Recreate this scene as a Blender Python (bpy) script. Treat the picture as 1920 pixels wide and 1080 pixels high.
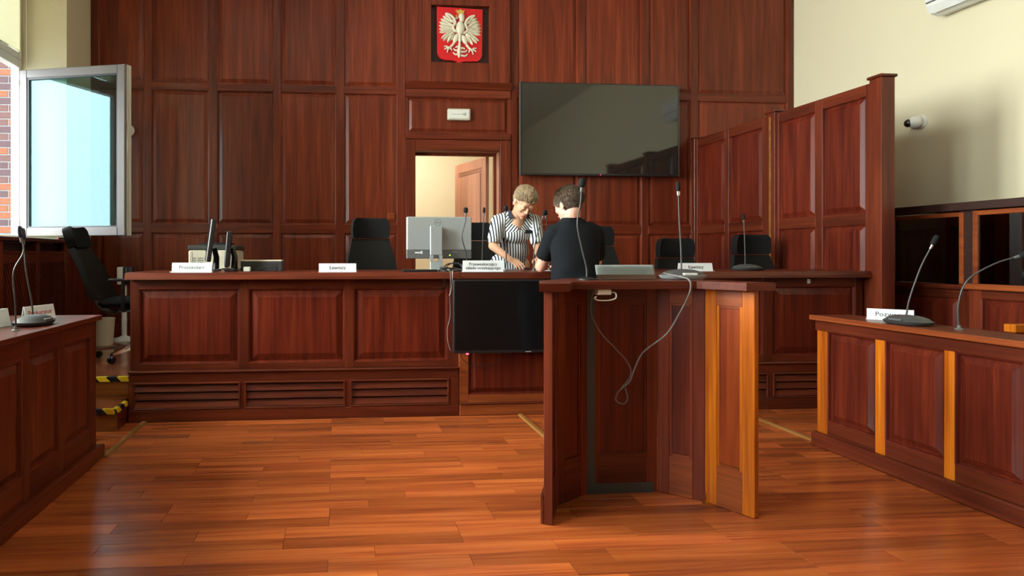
import bpy, bmesh, math, random
from mathutils import Vector, Matrix, Euler
random.seed(7)
PI = math.pi
S = bpy.context.scene
COL = S.collection
for o in list(bpy.data.objects):
    bpy.data.objects.remove(o)

# ------------------------------------------------------------------ camera, sky, light, exposure
cam_d = bpy.data.cameras.new('camera')
cam = bpy.data.objects.new('camera', cam_d)
COL.objects.link(cam)
cam.location = (0, 0, 1.15)
cam.rotation_euler = (PI / 2, 0, -math.atan(0.077))
cam_d.sensor_width = 36
cam_d.lens = 1100 / 1920 * 36
cam_d.shift_x = (960 - 715) / 1920
cam_d.shift_y = (478 - 540) / 1920
cam_d.clip_start = 0.05
S.camera = cam

world = bpy.data.worlds.new('overcast_sky')
S.world = world
world.use_nodes = True
wn = world.node_tree.nodes
wn['Background'].inputs[0].default_value = (0.90, 0.96, 1.0, 1)
wn['Background'].inputs[1].default_value = 9.0

S.view_settings.view_transform = 'Standard'
S.view_settings.look = 'None'
S.view_settings.gamma = 1
S.view_settings.use_curve_mapping = False
S.view_settings.exposure = 0.58

WINDOWS = [(4.62, 5.78), (2.30, 3.80), (0.00, 1.50), (-2.30, -0.80)]      # openings in the left wall, along y
WZ0, WZ1 = 1.30, 4.05
for i, (a, b) in enumerate(WINDOWS):                       # daylight entering through each window opening
    ld = bpy.data.lights.new('window_daylight', 'AREA')
    ld.shape = 'RECTANGLE'
    ld.size = WZ1 - WZ0
    ld.size_y = b - a
    if i == 0: ld.cycles.is_portal = True
    else:
        ld.energy = (0, 520, 230, 20)[i]
        ld.color = (1.0, 0.965, 0.90)
    lo = bpy.data.objects.new('window_daylight', ld)
    COL.objects.link(lo)
    lo.location = (-3.12, (a + b) / 2, (WZ0 + WZ1) / 2)
    lo.rotation_euler = (0, -PI / 2, 0)

# ------------------------------------------------------------------ materials
def new_mat(name):
    m = bpy.data.materials.new(name)
    m.use_nodes = True
    return m, m.node_tree.nodes, m.node_tree.links, m.node_tree.nodes['Principled BSDF']

def plain(name, rgb, rough=0.5, metal=0.0, coat=0.0, noise=0.06, spec=0.5, emit=None, estr=0.0, scale=40):
    m, n, l, b = new_mat(name)
    b.inputs['Roughness'].default_value = rough
    b.inputs['Metallic'].default_value = metal
    b.inputs['Coat Weight'].default_value = coat
    b.inputs['Specular IOR Level'].default_value = spec
    tc = n.new('ShaderNodeTexCoord')
    nz = n.new('ShaderNodeTexNoise')
    nz.inputs['Scale'].default_value = scale
    nz.inputs['Detail'].default_value = 3
    l.new(tc.outputs['Object'], nz.inputs['Vector'])
    mx = n.new('ShaderNodeMix'); mx.data_type = 'RGBA'
    mx.inputs[6].default_value = tuple(c * (1 - noise) for c in rgb) + (1,)
    mx.inputs[7].default_value = tuple(min(1, c * (1 + noise)) for c in rgb) + (1,)
    l.new(nz.outputs['Fac'], mx.inputs[0])
    l.new(mx.outputs[2], b.inputs['Base Color'])
    if emit:
        b.inputs['Emission Color'].default_value = emit + (1,)
        b.inputs['Emission Strength'].default_value = estr
    return m

def wood(name, dark, mid, light, axis='z', rough=0.34, coat=0.10, fine=1.0, vary=0.35, island=False, spec=0.24):
    """grain runs along the local axis; every object gets its own cut of the wood"""
    m, n, l, b = new_mat(name)
    tc = n.new('ShaderNodeTexCoord')
    oi = n.new('ShaderNodeNewGeometry') if island else n.new('ShaderNodeObjectInfo')
    RND = 'Random Per Island' if island else 'Random'
    mul = n.new('ShaderNodeMath'); mul.operation = 'MULTIPLY'; mul.inputs[1].default_value = 37.0
    l.new(oi.outputs[RND], mul.inputs[0])
    add = n.new('ShaderNodeVectorMath'); add.operation = 'ADD'
    l.new(tc.outputs['Object'], add.inputs[0]); l.new(mul.outputs[0], add.inputs[1])
    mp = n.new('ShaderNodeMapping')
    sc = {'z': (16, 16, 0.9), 'x': (0.9, 16, 16), 'y': (16, 0.9, 16)}[axis]
    mp.inputs['Scale'].default_value = tuple(v * fine for v in sc)
    l.new(add.outputs[0], mp.inputs['Vector'])
    nz = n.new('ShaderNodeTexNoise')
    nz.inputs['Scale'].default_value = 1.0; nz.inputs['Detail'].default_value = 4; nz.inputs['Distortion'].default_value = 0.6
    l.new(mp.outputs[0], nz.inputs['Vector'])
    mp2 = n.new('ShaderNodeMapping')
    mp2.inputs['Scale'].default_value = tuple(v * fine * 5.5 if v > 1 else v * 2.2 for v in sc)
    l.new(add.outputs[0], mp2.inputs['Vector'])
    n2 = n.new('ShaderNodeTexNoise'); n2.inputs['Scale'].default_value = 1.0; n2.inputs['Detail'].default_value = 3
    l.new(mp2.outputs[0], n2.inputs['Vector'])
    a = n.new('ShaderNodeMix'); a.data_type = 'FLOAT'; a.inputs[0].default_value = 0.38
    l.new(nz.outputs['Fac'], a.inputs[2]); l.new(n2.outputs['Fac'], a.inputs[3])
    cr = n.new('ShaderNodeValToRGB')
    e = cr.color_ramp.elements
    e[0].position = 0.30; e[0].color = dark + (1,)
    e[1].position = 0.70; e[1].color = light + (1,)
    k = e.new(0.50); k.color = mid + (1,)
    l.new(a.outputs[0], cr.inputs[0])
    hv = n.new('ShaderNodeHueSaturation')
    mr = n.new('ShaderNodeMapRange')
    mr.inputs['To Min'].default_value = 1 - vary; mr.inputs['To Max'].default_value = 1 + vary
    l.new(oi.outputs[RND], mr.inputs['Value']); l.new(mr.outputs[0], hv.inputs['Value'])
    l.new(cr.outputs[0], hv.inputs['Color']); l.new(hv.outputs[0], b.inputs['Base Color'])
    b.inputs['Roughness'].default_value = rough
    b.inputs['Specular IOR Level'].default_value = spec
    b.inputs['Coat Weight'].default_value = coat
    b.inputs['Coat Roughness'].default_value = 0.18
    bp = n.new('ShaderNodeBump'); bp.inputs['Strength'].default_value = 0.06; bp.inputs['Distance'].default_value = 0.002
    l.new(n2.outputs['Fac'], bp.inputs['Height']); l.new(bp.outputs[0], b.inputs['Normal'])
    return m

MAH = ((0.058, 0.0100, 0.0052), (0.124, 0.0215, 0.0085), (0.205, 0.0405, 0.0145))
MAH_SHADED = tuple(tuple(c * 0.78 for c in q) for q in MAH)  # same mahogany darkened: shade contrast of the framing put into the colour
M = {}
WAL = tuple(tuple(c * k for c, k in zip(q, (1.22, 1.16, 1.12))) for q in MAH)
M['wall_v'] = wood('wall_mahogany_vertical', *WAL, axis='z', vary=0.14)
M['wall_h'] = wood('wall_mahogany_horizontal', *(tuple(c * 0.85 for c in q) for q in WAL), axis='x', vary=0.12)  # wall rails and stiles darkened likewise, framing shade put into the colour
M['wall_f'] = wood('wall_mahogany_stile', *(tuple(c * 0.85 for c in q) for q in WAL), axis='z', vary=0.12)
M['wood_v'] = wood('mahogany_vertical', *MAH, axis='z', vary=0.15)
M['wood_h'] = wood('shaded_mahogany_horizontal', *MAH_SHADED, axis='x', vary=0.15)
M['frame_v'] = wood('shaded_mahogany_stile', *MAH_SHADED, axis='z', vary=0.15)
M['wood_y'] = wood('mahogany_depthwise', *MAH, axis='y', vary=0.15)
RED = ((0.040, 0.0052, 0.0034), (0.098, 0.0128, 0.0056), (0.168, 0.0265, 0.009))
M['red_lit'] = wood('lit_sapele_veneer', (0.13, 0.018, 0.005), (0.24, 0.040, 0.008), (0.33, 0.066, 0.012), axis='z', fine=1.5, vary=0.1)  # brighter sapele copy: window light on one lectern leaf put into the colour
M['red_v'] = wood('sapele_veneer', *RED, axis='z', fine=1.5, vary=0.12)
AMB = ((0.22, 0.038, 0.004), (0.46, 0.115, 0.007), (0.70, 0.235, 0.012))
M['amber_v'] = wood('amber_sapwood', *AMB, axis='z', vary=0.15)
M['amber_h'] = wood('amber_sapwood_across', (0.11, 0.022, 0.008), (0.22, 0.05, 0.014), (0.34, 0.09, 0.02), axis='x', vary=0.1)
M['floor'] = wood('parquet', (0.17, 0.030, 0.011), (0.345, 0.078, 0.019), (0.49, 0.136, 0.030), axis='x', spec=0.4, rough=0.27, coat=0.30, fine=1.0, vary=0.26)
M['floor_far'] = wood('parquet_beyond', (0.17, 0.030, 0.011), (0.345, 0.078, 0.019), (0.49, 0.136, 0.030), axis='x', spec=0.4, rough=0.27, coat=0.30, vary=0.26, island=True)
M['floor_plain'] = wood('podium_boards', (0.15, 0.035, 0.015), (0.26, 0.075, 0.03), (0.36, 0.12, 0.05), axis='x', rough=0.2, coat=0.4, vary=0.05)
M['joint'] = plain('floor_joint', (0.05, 0.012, 0.006), 0.5)
M['strip'] = wood('oak_strip', (0.14, 0.055, 0.014), (0.23, 0.098, 0.025), (0.31, 0.14, 0.04), axis='y', vary=0.05)
M['step'] = wood('pine_step', (0.14, 0.045, 0.012), (0.25, 0.085, 0.02), (0.34, 0.13, 0.03), axis='x', vary=0.05)
M['doorwood'] = wood('pale_door', (0.30, 0.13, 0.085), (0.38, 0.18, 0.12), (0.46, 0.23, 0.16), axis='z', rough=0.45, coat=0.0, vary=0.03)
M['cream'] = plain('cream_paint', (0.72, 0.66, 0.47), 0.75, noise=0.02, scale=3)
M['hall'] = plain('hall_paint', (0.80, 0.73, 0.56), 0.8, noise=0.02, scale=3)
M['ceiling'] = plain('ceiling_paint', (0.80, 0.77, 0.68), 0.85, noise=0.02, scale=3)
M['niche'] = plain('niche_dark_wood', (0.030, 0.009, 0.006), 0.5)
M['black'] = plain('black_fabric', (0.0055, 0.0055, 0.006), 0.8, scale=200, noise=0.3, spec=0.2)
M['blackmesh'] = plain('black_mesh', (0.008, 0.0075, 0.0065), 0.7, scale=400, noise=0.4, spec=0.2)
M['plastic'] = plain('black_plastic', (0.012, 0.012, 0.013), 0.35)
M['dgrey'] = plain('dark_grey_plastic', (0.045, 0.048, 0.05), 0.45)
M['mgrey'] = plain('mid_grey_plastic', (0.10, 0.105, 0.105), 0.5)
M['silver'] = plain('silver_plastic', (0.36, 0.40, 0.41), 0.35, metal=0.3)
M['chrome'] = plain('chrome', (0.75, 0.77, 0.78), 0.12, metal=1.0)
M['brass'] = plain('brass', (0.75, 0.52, 0.16), 0.2, metal=1.0)
M['white'] = plain('white_plastic', (0.76, 0.77, 0.74), 0.4)
M['offwhite'] = plain('offwhite_plastic', (0.62, 0.62, 0.52), 0.45)
M['beige'] = plain('beige_plastic', (0.74, 0.69, 0.55), 0.5)
M['paper'] = plain('white_card', (0.68, 0.73, 0.76), 0.55)
M['ink'] = plain('black_ink', (0.03, 0.03, 0.035), 0.6)
M['redink'] = plain('red_ink', (0.45, 0.02, 0.03), 0.6)
M['greyink'] = plain('grey_ink', (0.32, 0.35, 0.33), 0.6)
M['shield'] = plain('red_enamel', (0.62, 0.006, 0.012), 0.35, noise=0.03)
M['eagle'] = plain('ivory_relief', (0.74, 0.70, 0.56), 0.5, noise=0.05)
M['gold'] = plain('gilding', (0.78, 0.55, 0.12), 0.3, metal=0.6)
M['screen'] = plain('tv_glass', (0.012, 0.012, 0.010), 0.06, coat=0.0, noise=0.0, spec=0.9)
M['screen_m'] = plain('matte_screen', (0.006, 0.0055, 0.006), 0.22, noise=0.0, spec=0.4)
M['led'] = plain('red_led', (0.6, 0.02, 0.05), 0.4, emit=(1.0, 0.05, 0.12), estr=3.0)
M['ledg'] = plain('green_led', (0.3, 0.6, 0.05), 0.4, emit=(0.5, 1.0, 0.05), estr=2.0)
M['alu'] = plain('grey_window_frame', (0.17, 0.16, 0.155), 0.45)
M['upvc'] = plain('white_window_frame', (0.62, 0.62, 0.58), 0.4)
M['mortar'] = plain('mortar', (0.125, 0.125, 0.13), 0.9)
M['skin'] = plain('skin', (0.60, 0.33, 0.21), 0.5, noise=0.05)
M['skin_f'] = plain('fair_skin', (0.66, 0.37, 0.28), 0.5, noise=0.05)
M['lips'] = plain('lips', (0.42, 0.12, 0.10), 0.45)
M['brow'] = plain('eyebrow', (0.24, 0.13, 0.08), 0.7)
M['nail'] = plain('nail_polish', (0.62, 0.10, 0.16), 0.25)
def hair_mat(name, dark, light):
    m, n, l, b = new_mat(name)
    g = n.new('ShaderNodeNewGeometry')
    cr = n.new('ShaderNodeValToRGB')
    cr.color_ramp.elements[0].color = dark + (1,); cr.color_ramp.elements[1].color = light + (1,)
    l.new(g.outputs['Random Per Island'], cr.inputs[0]); l.new(cr.outputs[0], b.inputs['Base Color'])
    b.inputs['Roughness'].default_value = 0.45
    return m
M['hair_w'] = hair_mat('blond_hair', (0.16, 0.10, 0.05), (0.52, 0.40, 0.25))
M['hair_b'] = hair_mat('brown_hair', (0.030, 0.018, 0.011), (0.15, 0.095, 0.06))
M['_w'] = plain('blond_hair', (0.30, 0.205, 0.115), 0.55, noise=0.5, scale=120)
M['tee'] = plain('black_cotton', (0.0075, 0.009, 0.0115), 0.9, noise=0.2, spec=0.15)
M['navy'] = plain('navy_cloth', (0.012, 0.014, 0.03), 0.8)
M['jeans'] = plain('dark_denim', (0.03, 0.04, 0.07), 0.85, noise=0.3)
M['cable'] = plain('grey_cable', (0.05, 0.05, 0.05), 0.4)
M['cable_m'] = plain('mid_grey_cable', (0.16, 0.155, 0.15), 0.4)
M['cable_l'] = plain('light_grey_cable', (0.30, 0.29, 0.28), 0.35)
M['cable_b'] = plain('black_cable', (0.015, 0.015, 0.016), 0.45)
M['mic'] = plain('foam', (0.010, 0.011, 0.012), 0.85, noise=0.5, scale=600, spec=0.2)
M['micblue'] = plain('blue_black_plastic', (0.015, 0.015, 0.05), 0.3)
M['asphalt'] = plain('courtyard', (0.30, 0.30, 0.29), 0.9)
M['gold_strip'] = M['brass']

def brick_mat():
    m, n, l, b = new_mat('brick')
    oi = n.new('ShaderNodeObjectInfo')
    cr = n.new('ShaderNodeValToRGB'); cr.color_ramp.interpolation = 'CONSTANT'
    e = cr.color_ramp.elements
    e[0].color = (0.060, 0.033, 0.038, 1)
    e[1].position = 0.62; e[1].color = (0.17, 0.055, 0.022, 1)
    k = e.new(0.3); k.color = (0.085, 0.040, 0.036, 1)
    l.new(oi.outputs['Random'], cr.inputs[0])
    tc = n.new('ShaderNodeTexCoord')
    nz = n.new('ShaderNodeTexNoise'); nz.inputs['Scale'].default_value = 30; nz.inputs['Detail'].default_value = 5
    l.new(tc.outputs['Object'], nz.inputs['Vector'])
    mx = n.new('ShaderNodeMix'); mx.data_type = 'RGBA'; mx.blend_type = 'MULTIPLY'; mx.inputs[0].default_value = 0.5
    l.new(cr.outputs[0], mx.inputs[6]); l.new(nz.outputs['Color'], mx.inputs[7])
    l.new(mx.outputs[2], b.inputs['Base Color'])
    b.inputs['Roughness'].default_value = 0.9
    return m
M['brick'] = brick_mat()

def stripes_mat(name, ca, cb, freq, axis=0, duty=0.5, rough=0.8, slant=0.0, zfun=None):
    """woven or printed stripes along a local direction"""
    m, n, l, b = new_mat(name)
    tc = n.new('ShaderNodeTexCoord')
    sp = n.new('ShaderNodeSeparateXYZ'); l.new(tc.outputs['Object'], sp.inputs[0])
    src = sp.outputs[axis]
    if slant:
        k = n.new('ShaderNodeMath'); k.operation = 'MULTIPLY_ADD'; k.inputs[1].default_value = slant
        l.new(sp.outputs[2], k.inputs[0]); l.new(src, k.inputs[2]); src = k.outputs[0]
    f = n.new('ShaderNodeMath'); f.operation = 'MULTIPLY'; f.inputs[1].default_value = freq; l.new(src, f.inputs[0])
    fr = n.new('ShaderNodeMath'); fr.operation = 'FRACT'; l.new(f.outputs[0], fr.inputs[0])
    gt = n.new('ShaderNodeMath'); gt.operation = 'GREATER_THAN'; gt.inputs[1].default_value = duty; l.new(fr.outputs[0], gt.inputs[0])
    mx = n.new('ShaderNodeMix'); mx.data_type = 'RGBA'
    mx.inputs[6].default_value = ca + (1,); mx.inputs[7].default_value = cb + (1,)
    l.new(gt.outputs[0], mx.inputs[0]); l.new(mx.outputs[2], b.inputs['Base Color'])
    b.inputs['Roughness'].default_value = rough
    return m
M['hazard'] = stripes_mat('hazard_tape', (0.015, 0.015, 0.03), (0.80, 0.58, 0.02), 7.0, axis=0, slant=1.0, duty=0.5, rough=0.4)
M['hazard_y'] = stripes_mat('hazard_tape_side', (0.015, 0.015, 0.03), (0.80, 0.58, 0.02), 7.0, axis=1, slant=1.0, duty=0.5, rough=0.4)
NV, WH = (0.012, 0.016, 0.03), (0.68, 0.72, 0.74)
M['stripe_v'] = stripes_mat('navy_white_stripes', NV, WH, 46, axis=0, slant=0.04, duty=0.44)
M['stripe_l'] = stripes_mat('navy_white_yoke_left', NV, WH, 38, axis=0, slant=-0.85, duty=0.44)
M['stripe_r'] = stripes_mat('navy_white_yoke_right', NV, WH, 38, axis=0, slant=0.85, duty=0.44)

def glass_mat(name, tint, refl, rough=0.0, gcol=(0.95, 1.0, 1.0)):
    m, n, l, b = new_mat(name)
    n.remove(b)
    out = n['Material Output']
    tr = n.new('ShaderNodeBsdfTransparent'); tr.inputs[0].default_value = tint + (1,)
    gl = n.new('ShaderNodeBsdfGlossy'); gl.inputs['Roughness'].default_value = rough
    gl.inputs[0].default_value = gcol + (1,)
    mx = n.new('ShaderNodeMixShader')
    fr = n.new('ShaderNodeLayerWeight'); fr.inputs['Blend'].default_value = 0.25
    k = n.new('ShaderNodeMath'); k.operation = 'ADD'; k.use_clamp = True; k.inputs[1].default_value = refl
    l.new(fr.outputs['Fresnel'], k.inputs[0]); l.new(k.outputs[0], mx.inputs[0])
    l.new(tr.outputs[0], mx.inputs[1]); l.new(gl.outputs[0], mx.inputs[2])
    l.new(mx.outputs[0], out.inputs[0])
    return m
M['pane'] = glass_mat('window_glass', (0.93, 0.97, 0.96), 0.0)
M['sash_pane'] = glass_mat('coated_double_glazing', (0.66, 0.84, 0.84), 0.02, gcol=(0.72, 0.95, 1.0))
M['darkglass'] = glass_mat('dock_glass', (0.30, 0.28, 0.27), 0.14)
M['acrylic'] = glass_mat('clear_acrylic', (0.88, 0.92, 0.93), 0.03)

def blind_mat():
    m, n, l, b = new_mat('roller_blind')
    n.remove(b)
    d = n.new('ShaderNodeBsdfDiffuse'); d.inputs[0].default_value = (0.8, 0.75, 0.55, 1)
    t = n.new('ShaderNodeBsdfTranslucent'); t.inputs[0].default_value = (0.80, 0.76, 0.62, 1)
    mx = n.new('ShaderNodeMixShader'); mx.inputs[0].default_value = 0.55
    l.new(d.outputs[0], mx.inputs[1]); l.new(t.outputs[0], mx.inputs[2]); l.new(mx.outputs[0], n['Material Output'].inputs[0])
    return m
M['blind'] = blind_mat()

# ------------------------------------------------------------------ mesh helpers
class MB:
    def __init__(s):
        s.bm = bmesh.new()
    def face(s, vs):
        try: return s.bm.faces.new(vs)
        except ValueError: return None
    def box(s, x0, x1, y0, y1, z0, z1, ch=0.0):
        b = s.bm
        if ch <= 0:
            v = [b.verts.new((x, y, z)) for x in (x0, x1) for y in (y0, y1) for z in (z0, z1)]
            for f in ((0, 1, 3, 2), (4, 6, 7, 5), (0, 4, 5, 1), (2, 3, 7, 6), (0, 2, 6, 4), (1, 5, 7, 3)):
                s.face([v[i] for i in f])
        else:
            r = bmesh.ops.create_cube(b, size=1.0)
            for v in r['verts']:
                v.co = ((x0 + x1) / 2 + v.co.x * (x1 - x0), (y0 + y1) / 2 + v.co.y * (y1 - y0), (z0 + z1) / 2 + v.co.z * (z1 - z0))
            es = list({e for v in r['verts'] for e in v.link_edges})
            bmesh.ops.bevel(b, geom=es, offset=ch, segments=1, profile=0.5, affect='EDGES')
        return s
    def obox(s, c, size, rot=(0, 0, 0), ch=0.0):
        mk = MB().box(-size[0] / 2, size[0] / 2, -size[1] / 2, size[1] / 2, -size[2] / 2, size[2] / 2, ch)
        return s.merge(mk, Matrix.Translation(c) @ Euler(rot).to_matrix().to_4x4())
    def merge(s, other, mat=Matrix.Identity(4)):
        me = bpy.data.meshes.new('t'); other.bm.to_mesh(me); other.bm.free()
        me.transform(mat); s.bm.from_mesh(me); bpy.data.meshes.remove(me)
        return s
    def prism(s, pts, z0, z1, ch=0.0):
        """polygon in xy, extruded along z"""
        b = s.bm
        lo = [b.verts.new((p[0], p[1], z0)) for p in pts]
        hi = [b.verts.new((p[0], p[1], z1)) for p in pts]
        n = len(pts)
        s.face(lo[::-1]); s.face(hi)
        for i in range(n):
            s.face([lo[i], lo[(i + 1) % n], hi[(i + 1) % n], hi[i]])
        return s
    def xzprism(s, pts, y0, y1):
        b = s.bm
        lo = [b.verts.new((p[0], y0, p[1])) for p in pts]
        hi = [b.verts.new((p[0], y1, p[1])) for p in pts]
        n = len(pts)
        s.face(lo); s.face(hi[::-1])
        for i in range(n):
            s.face([lo[i], hi[i], hi[(i + 1) % n], lo[(i + 1) % n]])
        return s
    def yzprism(s, pts, x0, x1):
        b = s.bm
        lo = [b.verts.new((x0, p[0], p[1])) for p in pts]
        hi = [b.verts.new((x1, p[0], p[1])) for p in pts]
        n = len(pts)
        s.face(lo); s.face(hi[::-1])
        for i in range(n):
            s.face([lo[i], hi[i], hi[(i + 1) % n], lo[(i + 1) % n]])
        return s
    def tube(s, pts, r, n=8, cap=True, smooth=0):
        pts = [Vector(p) for p in pts]
        if smooth:
            pts = catmull(pts, smooth)
        rr = r if isinstance(r, (list, tuple)) else [r] * len(pts)
        if len(rr) != len(pts):
            rr = [rr[0] + (rr[-1] - rr[0]) * i / (len(pts) - 1) for i in range(len(pts))]
        rings = []
        up = None
        for i, p in enumerate(pts):
            d = (pts[min(i + 1, len(pts) - 1)] - pts[max(i - 1, 0)]).normalized()
            if up is None:
                up = Vector((0, 0, 1)) if abs(d.z) < 0.9 else Vector((1, 0, 0))
            u = (up - d * up.dot(d)).normalized(); up = u
            w = d.cross(u)
            rings.append([s.bm.verts.new(p + (u * math.cos(2 * PI * k / n) + w * math.sin(2 * PI * k / n)) * rr[i]) for k in range(n)])
        for a, b in zip(rings, rings[1:]):
            for k in range(n):
                s.face([a[k], a[(k + 1) % n], b[(k + 1) % n], b[k]])
        if cap:
            s.face(rings[0][::-1]); s.face(rings[-1])
        return s
    def lathe(s, prof, c=(0, 0, 0), n=20, rot=None):
        mk = MB()
        rings = []
        for r, z in prof:
            if r < 1e-6: rings.append([mk.bm.verts.new((0, 0, z))])
            else: rings.append([mk.bm.verts.new((r * math.cos(2 * PI * k / n), r * math.sin(2 * PI * k / n), z)) for k in range(n)])
        for a, b in zip(rings, rings[1:]):
            for k in range(n):
                q = [a[k % len(a)], a[(k + 1) % len(a)], b[(k + 1) % len(b)], b[k % len(b)]]
                u = []
                for v in q:
                    if v not in u: u.append(v)
                if len(u) > 2: mk.face(u)
        m = Matrix.Translation(c)
        if rot: m = m @ Euler(rot).to_matrix().to_4x4()
        return s.merge(mk, m)
    def ell(s, c, r, rot=None, n=14):
        if not isinstance(r, (tuple, list)): r = (r, r, r)
        m = Matrix.Translation(c)
        if rot is not None: m = m @ (rot if isinstance(rot, Matrix) else Euler(rot).to_matrix()).to_4x4()
        m = m @ Matrix.Diagonal((r[0], r[1], r[2], 1))
        nv = max(5, n // 2)
        new = s.bm.verts.new
        top, bot = new(m @ Vector((0, 0, 1))), new(m @ Vector((0, 0, -1)))
        rings = []
        for i in range(1, nv):
            a = PI * i / nv; z, q = math.cos(a), math.sin(a)
            rings.append([new(m @ Vector((q * math.cos(2 * PI * k / n), q * math.sin(2 * PI * k / n), z))) for k in range(n)])
        for k in range(n):
            s.face([top, rings[0][k], rings[0][(k + 1) % n]]); s.face([bot, rings[-1][(k + 1) % n], rings[-1][k]])
        for p, q in zip(rings, rings[1:]):
            for k in range(n): s.face([p[k], q[k], q[(k + 1) % n], p[(k + 1) % n]])
        return s
    def cap(s, p0, r0, p1, r1, n=14):
        """tapered capsule"""
        p0, p1 = Vector(p0), Vector(p1)
        s.tube([p0, p1], [r0, r1], n)
        s.ell(p0, r0, n=n); s.ell(p1, r1, n=n)
        return s
    def chain(s, pts):
        for (a, ra), (b, rb) in zip(pts, pts[1:]): s.cap(a, ra, b, rb)
        return s

def catmull(P, k):
    out = []
    Q = [P[0]] + list(P) + [P[-1]]
    for i in range(1, len(Q) - 2):
        a, b, c, d = Q[i - 1], Q[i], Q[i + 1], Q[i + 2]
        for j in range(k):
            t = j / k
            out.append(0.5 * ((2 * b) + (c - a) * t + (2 * a - 5 * b + 4 * c - d) * t * t + (3 * b - a - 3 * c + d) * t ** 3))
    out.append(P[-1])
    return out

def mesh_from(mb, name, smooth=None):
    bmesh.ops.recalc_face_normals(mb.bm, faces=mb.bm.faces)
    me = bpy.data.meshes.new(name)
    mb.bm.to_mesh(me); mb.bm.free()
    if smooth is not None:
        for p in me.polygons: p.use_smooth = True
        me.set_sharp_from_angle(angle=math.radians(smooth))
    return me

def obj(name, mb, mat, parent=None, smooth=None, label=None):
    me = mb if isinstance(mb, bpy.types.Mesh) else mesh_from(mb, name, smooth)
    if mat is not None and not me.materials:
        me.materials.append(M[mat] if isinstance(mat, str) else mat)
    o = bpy.data.objects.new(name, me)
    COL.objects.link(o)
    if parent: o.parent = parent
    if label: o['label'] = label
    return o

def tag(o, label, cat, group=None):
    o['label'] = label; o['category'] = cat
    if group: o['group'] = group
    return o

def thing(name, label, cat, loc=(0, 0, 0), rz=0, group=None):
    o = bpy.data.objects.new(name, None)
    o.empty_display_size = 0.1
    COL.objects.link(o)
    o.location = loc; o.rotation_euler = (0, 0, rz)
    return tag(o, label, cat, group)

def struct(name, mb, mat, smooth=None):
    o = obj(name, mb, mat, None, smooth); o['kind'] = 'structure'
    return o

def box(*a, **k): return MB().box(*a, **k)

def copy_tree(root, loc, rz, label, hide=()):
    r = root.copy(); COL.objects.link(r); r.location = loc; r.rotation_euler = (0, 0, rz); r['label'] = label
    for ch in list(root.children):
        c = ch.copy(); COL.objects.link(c); c.parent = r
        for g in ch.children:
            d = g.copy(); COL.objects.link(d); d.parent = c
    return r

def text_mesh(body, size, depth=0.0008, align='CENTER', spacing=1.0):
    cu = bpy.data.curves.new('t', 'FONT')
    cu.body = body; cu.size = size; cu.extrude = depth; cu.align_x = align; cu.align_y = 'CENTER'
    cu.space_line = 1.0; cu.space_character = spacing
    cu.resolution_u = 3
    o = bpy.data.objects.new('t', cu); COL.objects.link(o)
    dg = bpy.context.evaluated_depsgraph_get()
    me = bpy.data.meshes.new_from_object(o.evaluated_get(dg))
    bpy.data.objects.remove(o); bpy.data.curves.remove(cu)
    me.transform(Matrix.Rotation(PI / 2, 4, 'X'))      # stands up in xz, readable from -y
    return me

def remesh(mb, name, voxel, smooth_it=4):
    me = bpy.data.meshes.new('t'); mb.bm.to_mesh(me); mb.bm.free()
    o = bpy.data.objects.new('t', me); COL.objects.link(o)
    md = o.modifiers.new('r', 'REMESH'); md.mode = 'VOXEL'; md.voxel_size = voxel
    if smooth_it:
        sm = o.modifiers.new('s', 'SMOOTH'); sm.factor = 0.5; sm.iterations = smooth_it
    dg = bpy.context.evaluated_depsgraph_get()
    out = bpy.data.meshes.new_from_object(o.evaluated_get(dg))
    bpy.data.objects.remove(o); bpy.data.meshes.remove(me)
    out.name = name
    for p in out.polygons: p.use_smooth = True
    return out

# ------------------------------------------------------------------ joinery helpers (local frame: front faces -y)
def raised(x0, x1, z0, z1, y, bev=0.035, depth=0.017):
    """fielded panel: ovolo, sunk groove, bevel, raised field"""
    mb = MB()
    prof = [(0.0, 0.0), (0.006, 0.002), (0.012, depth), (0.018, depth), (0.018 + bev, 0.003)]
    rings = []
    for ins, d in prof:
        rings.append([mb.bm.verts.new(p) for p in ((x0 + ins, y + d, z0 + ins), (x1 - ins, y + d, z0 + ins), (x1 - ins, y + d, z1 - ins), (x0 + ins, y + d, z1 - ins))])
    for a, b in zip(rings, rings[1:]):
        for k in range(4):
            mb.face([a[k], a[(k + 1) % 4], b[(k + 1) % 4], b[k]])
    mb.face(rings[-1])
    return mb

def framed(parent, X, Z, cols, rows, y, th=0.03, frame='frame_v', rail='wood_h', panel='wood_v', bev=0.035, stile_mat=None, rowsets=None, skip=()):
    """stiles, rails and fielded panels, each its own part"""
    edges = [X[0]] + [v for c in cols for v in c] + [X[1]]
    for i in range(0, len(edges), 2):
        if edges[i + 1] - edges[i] > 0.004:
            obj('stile', box(edges[i], edges[i + 1], y, y + th, Z[0], Z[1], ch=0.002), stile_mat or frame, parent)
    for ci, (a, b) in enumerate(cols):
        rw = rowsets[ci] if rowsets else rows
        ze = [Z[0]] + [v for r in rw for v in r] + [Z[1]]
        for i in range(0, len(ze), 2):
            if ze[i + 1] - ze[i] > 0.004:
                obj('rail', box(a, b, y + 0.0005, y + th, ze[i], ze[i + 1], ch=0.002), rail, parent)
        for (c, d) in rw:
            if (ci, c) in skip: continue
            obj('panel', raised(a, b, c, d, y + 0.001, bev), panel, parent)

# ================================================================== THE SETTING
XL, XR, YF, YB, ZC = -2.55, 5.22, -4.2, 6.36, 4.6
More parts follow.
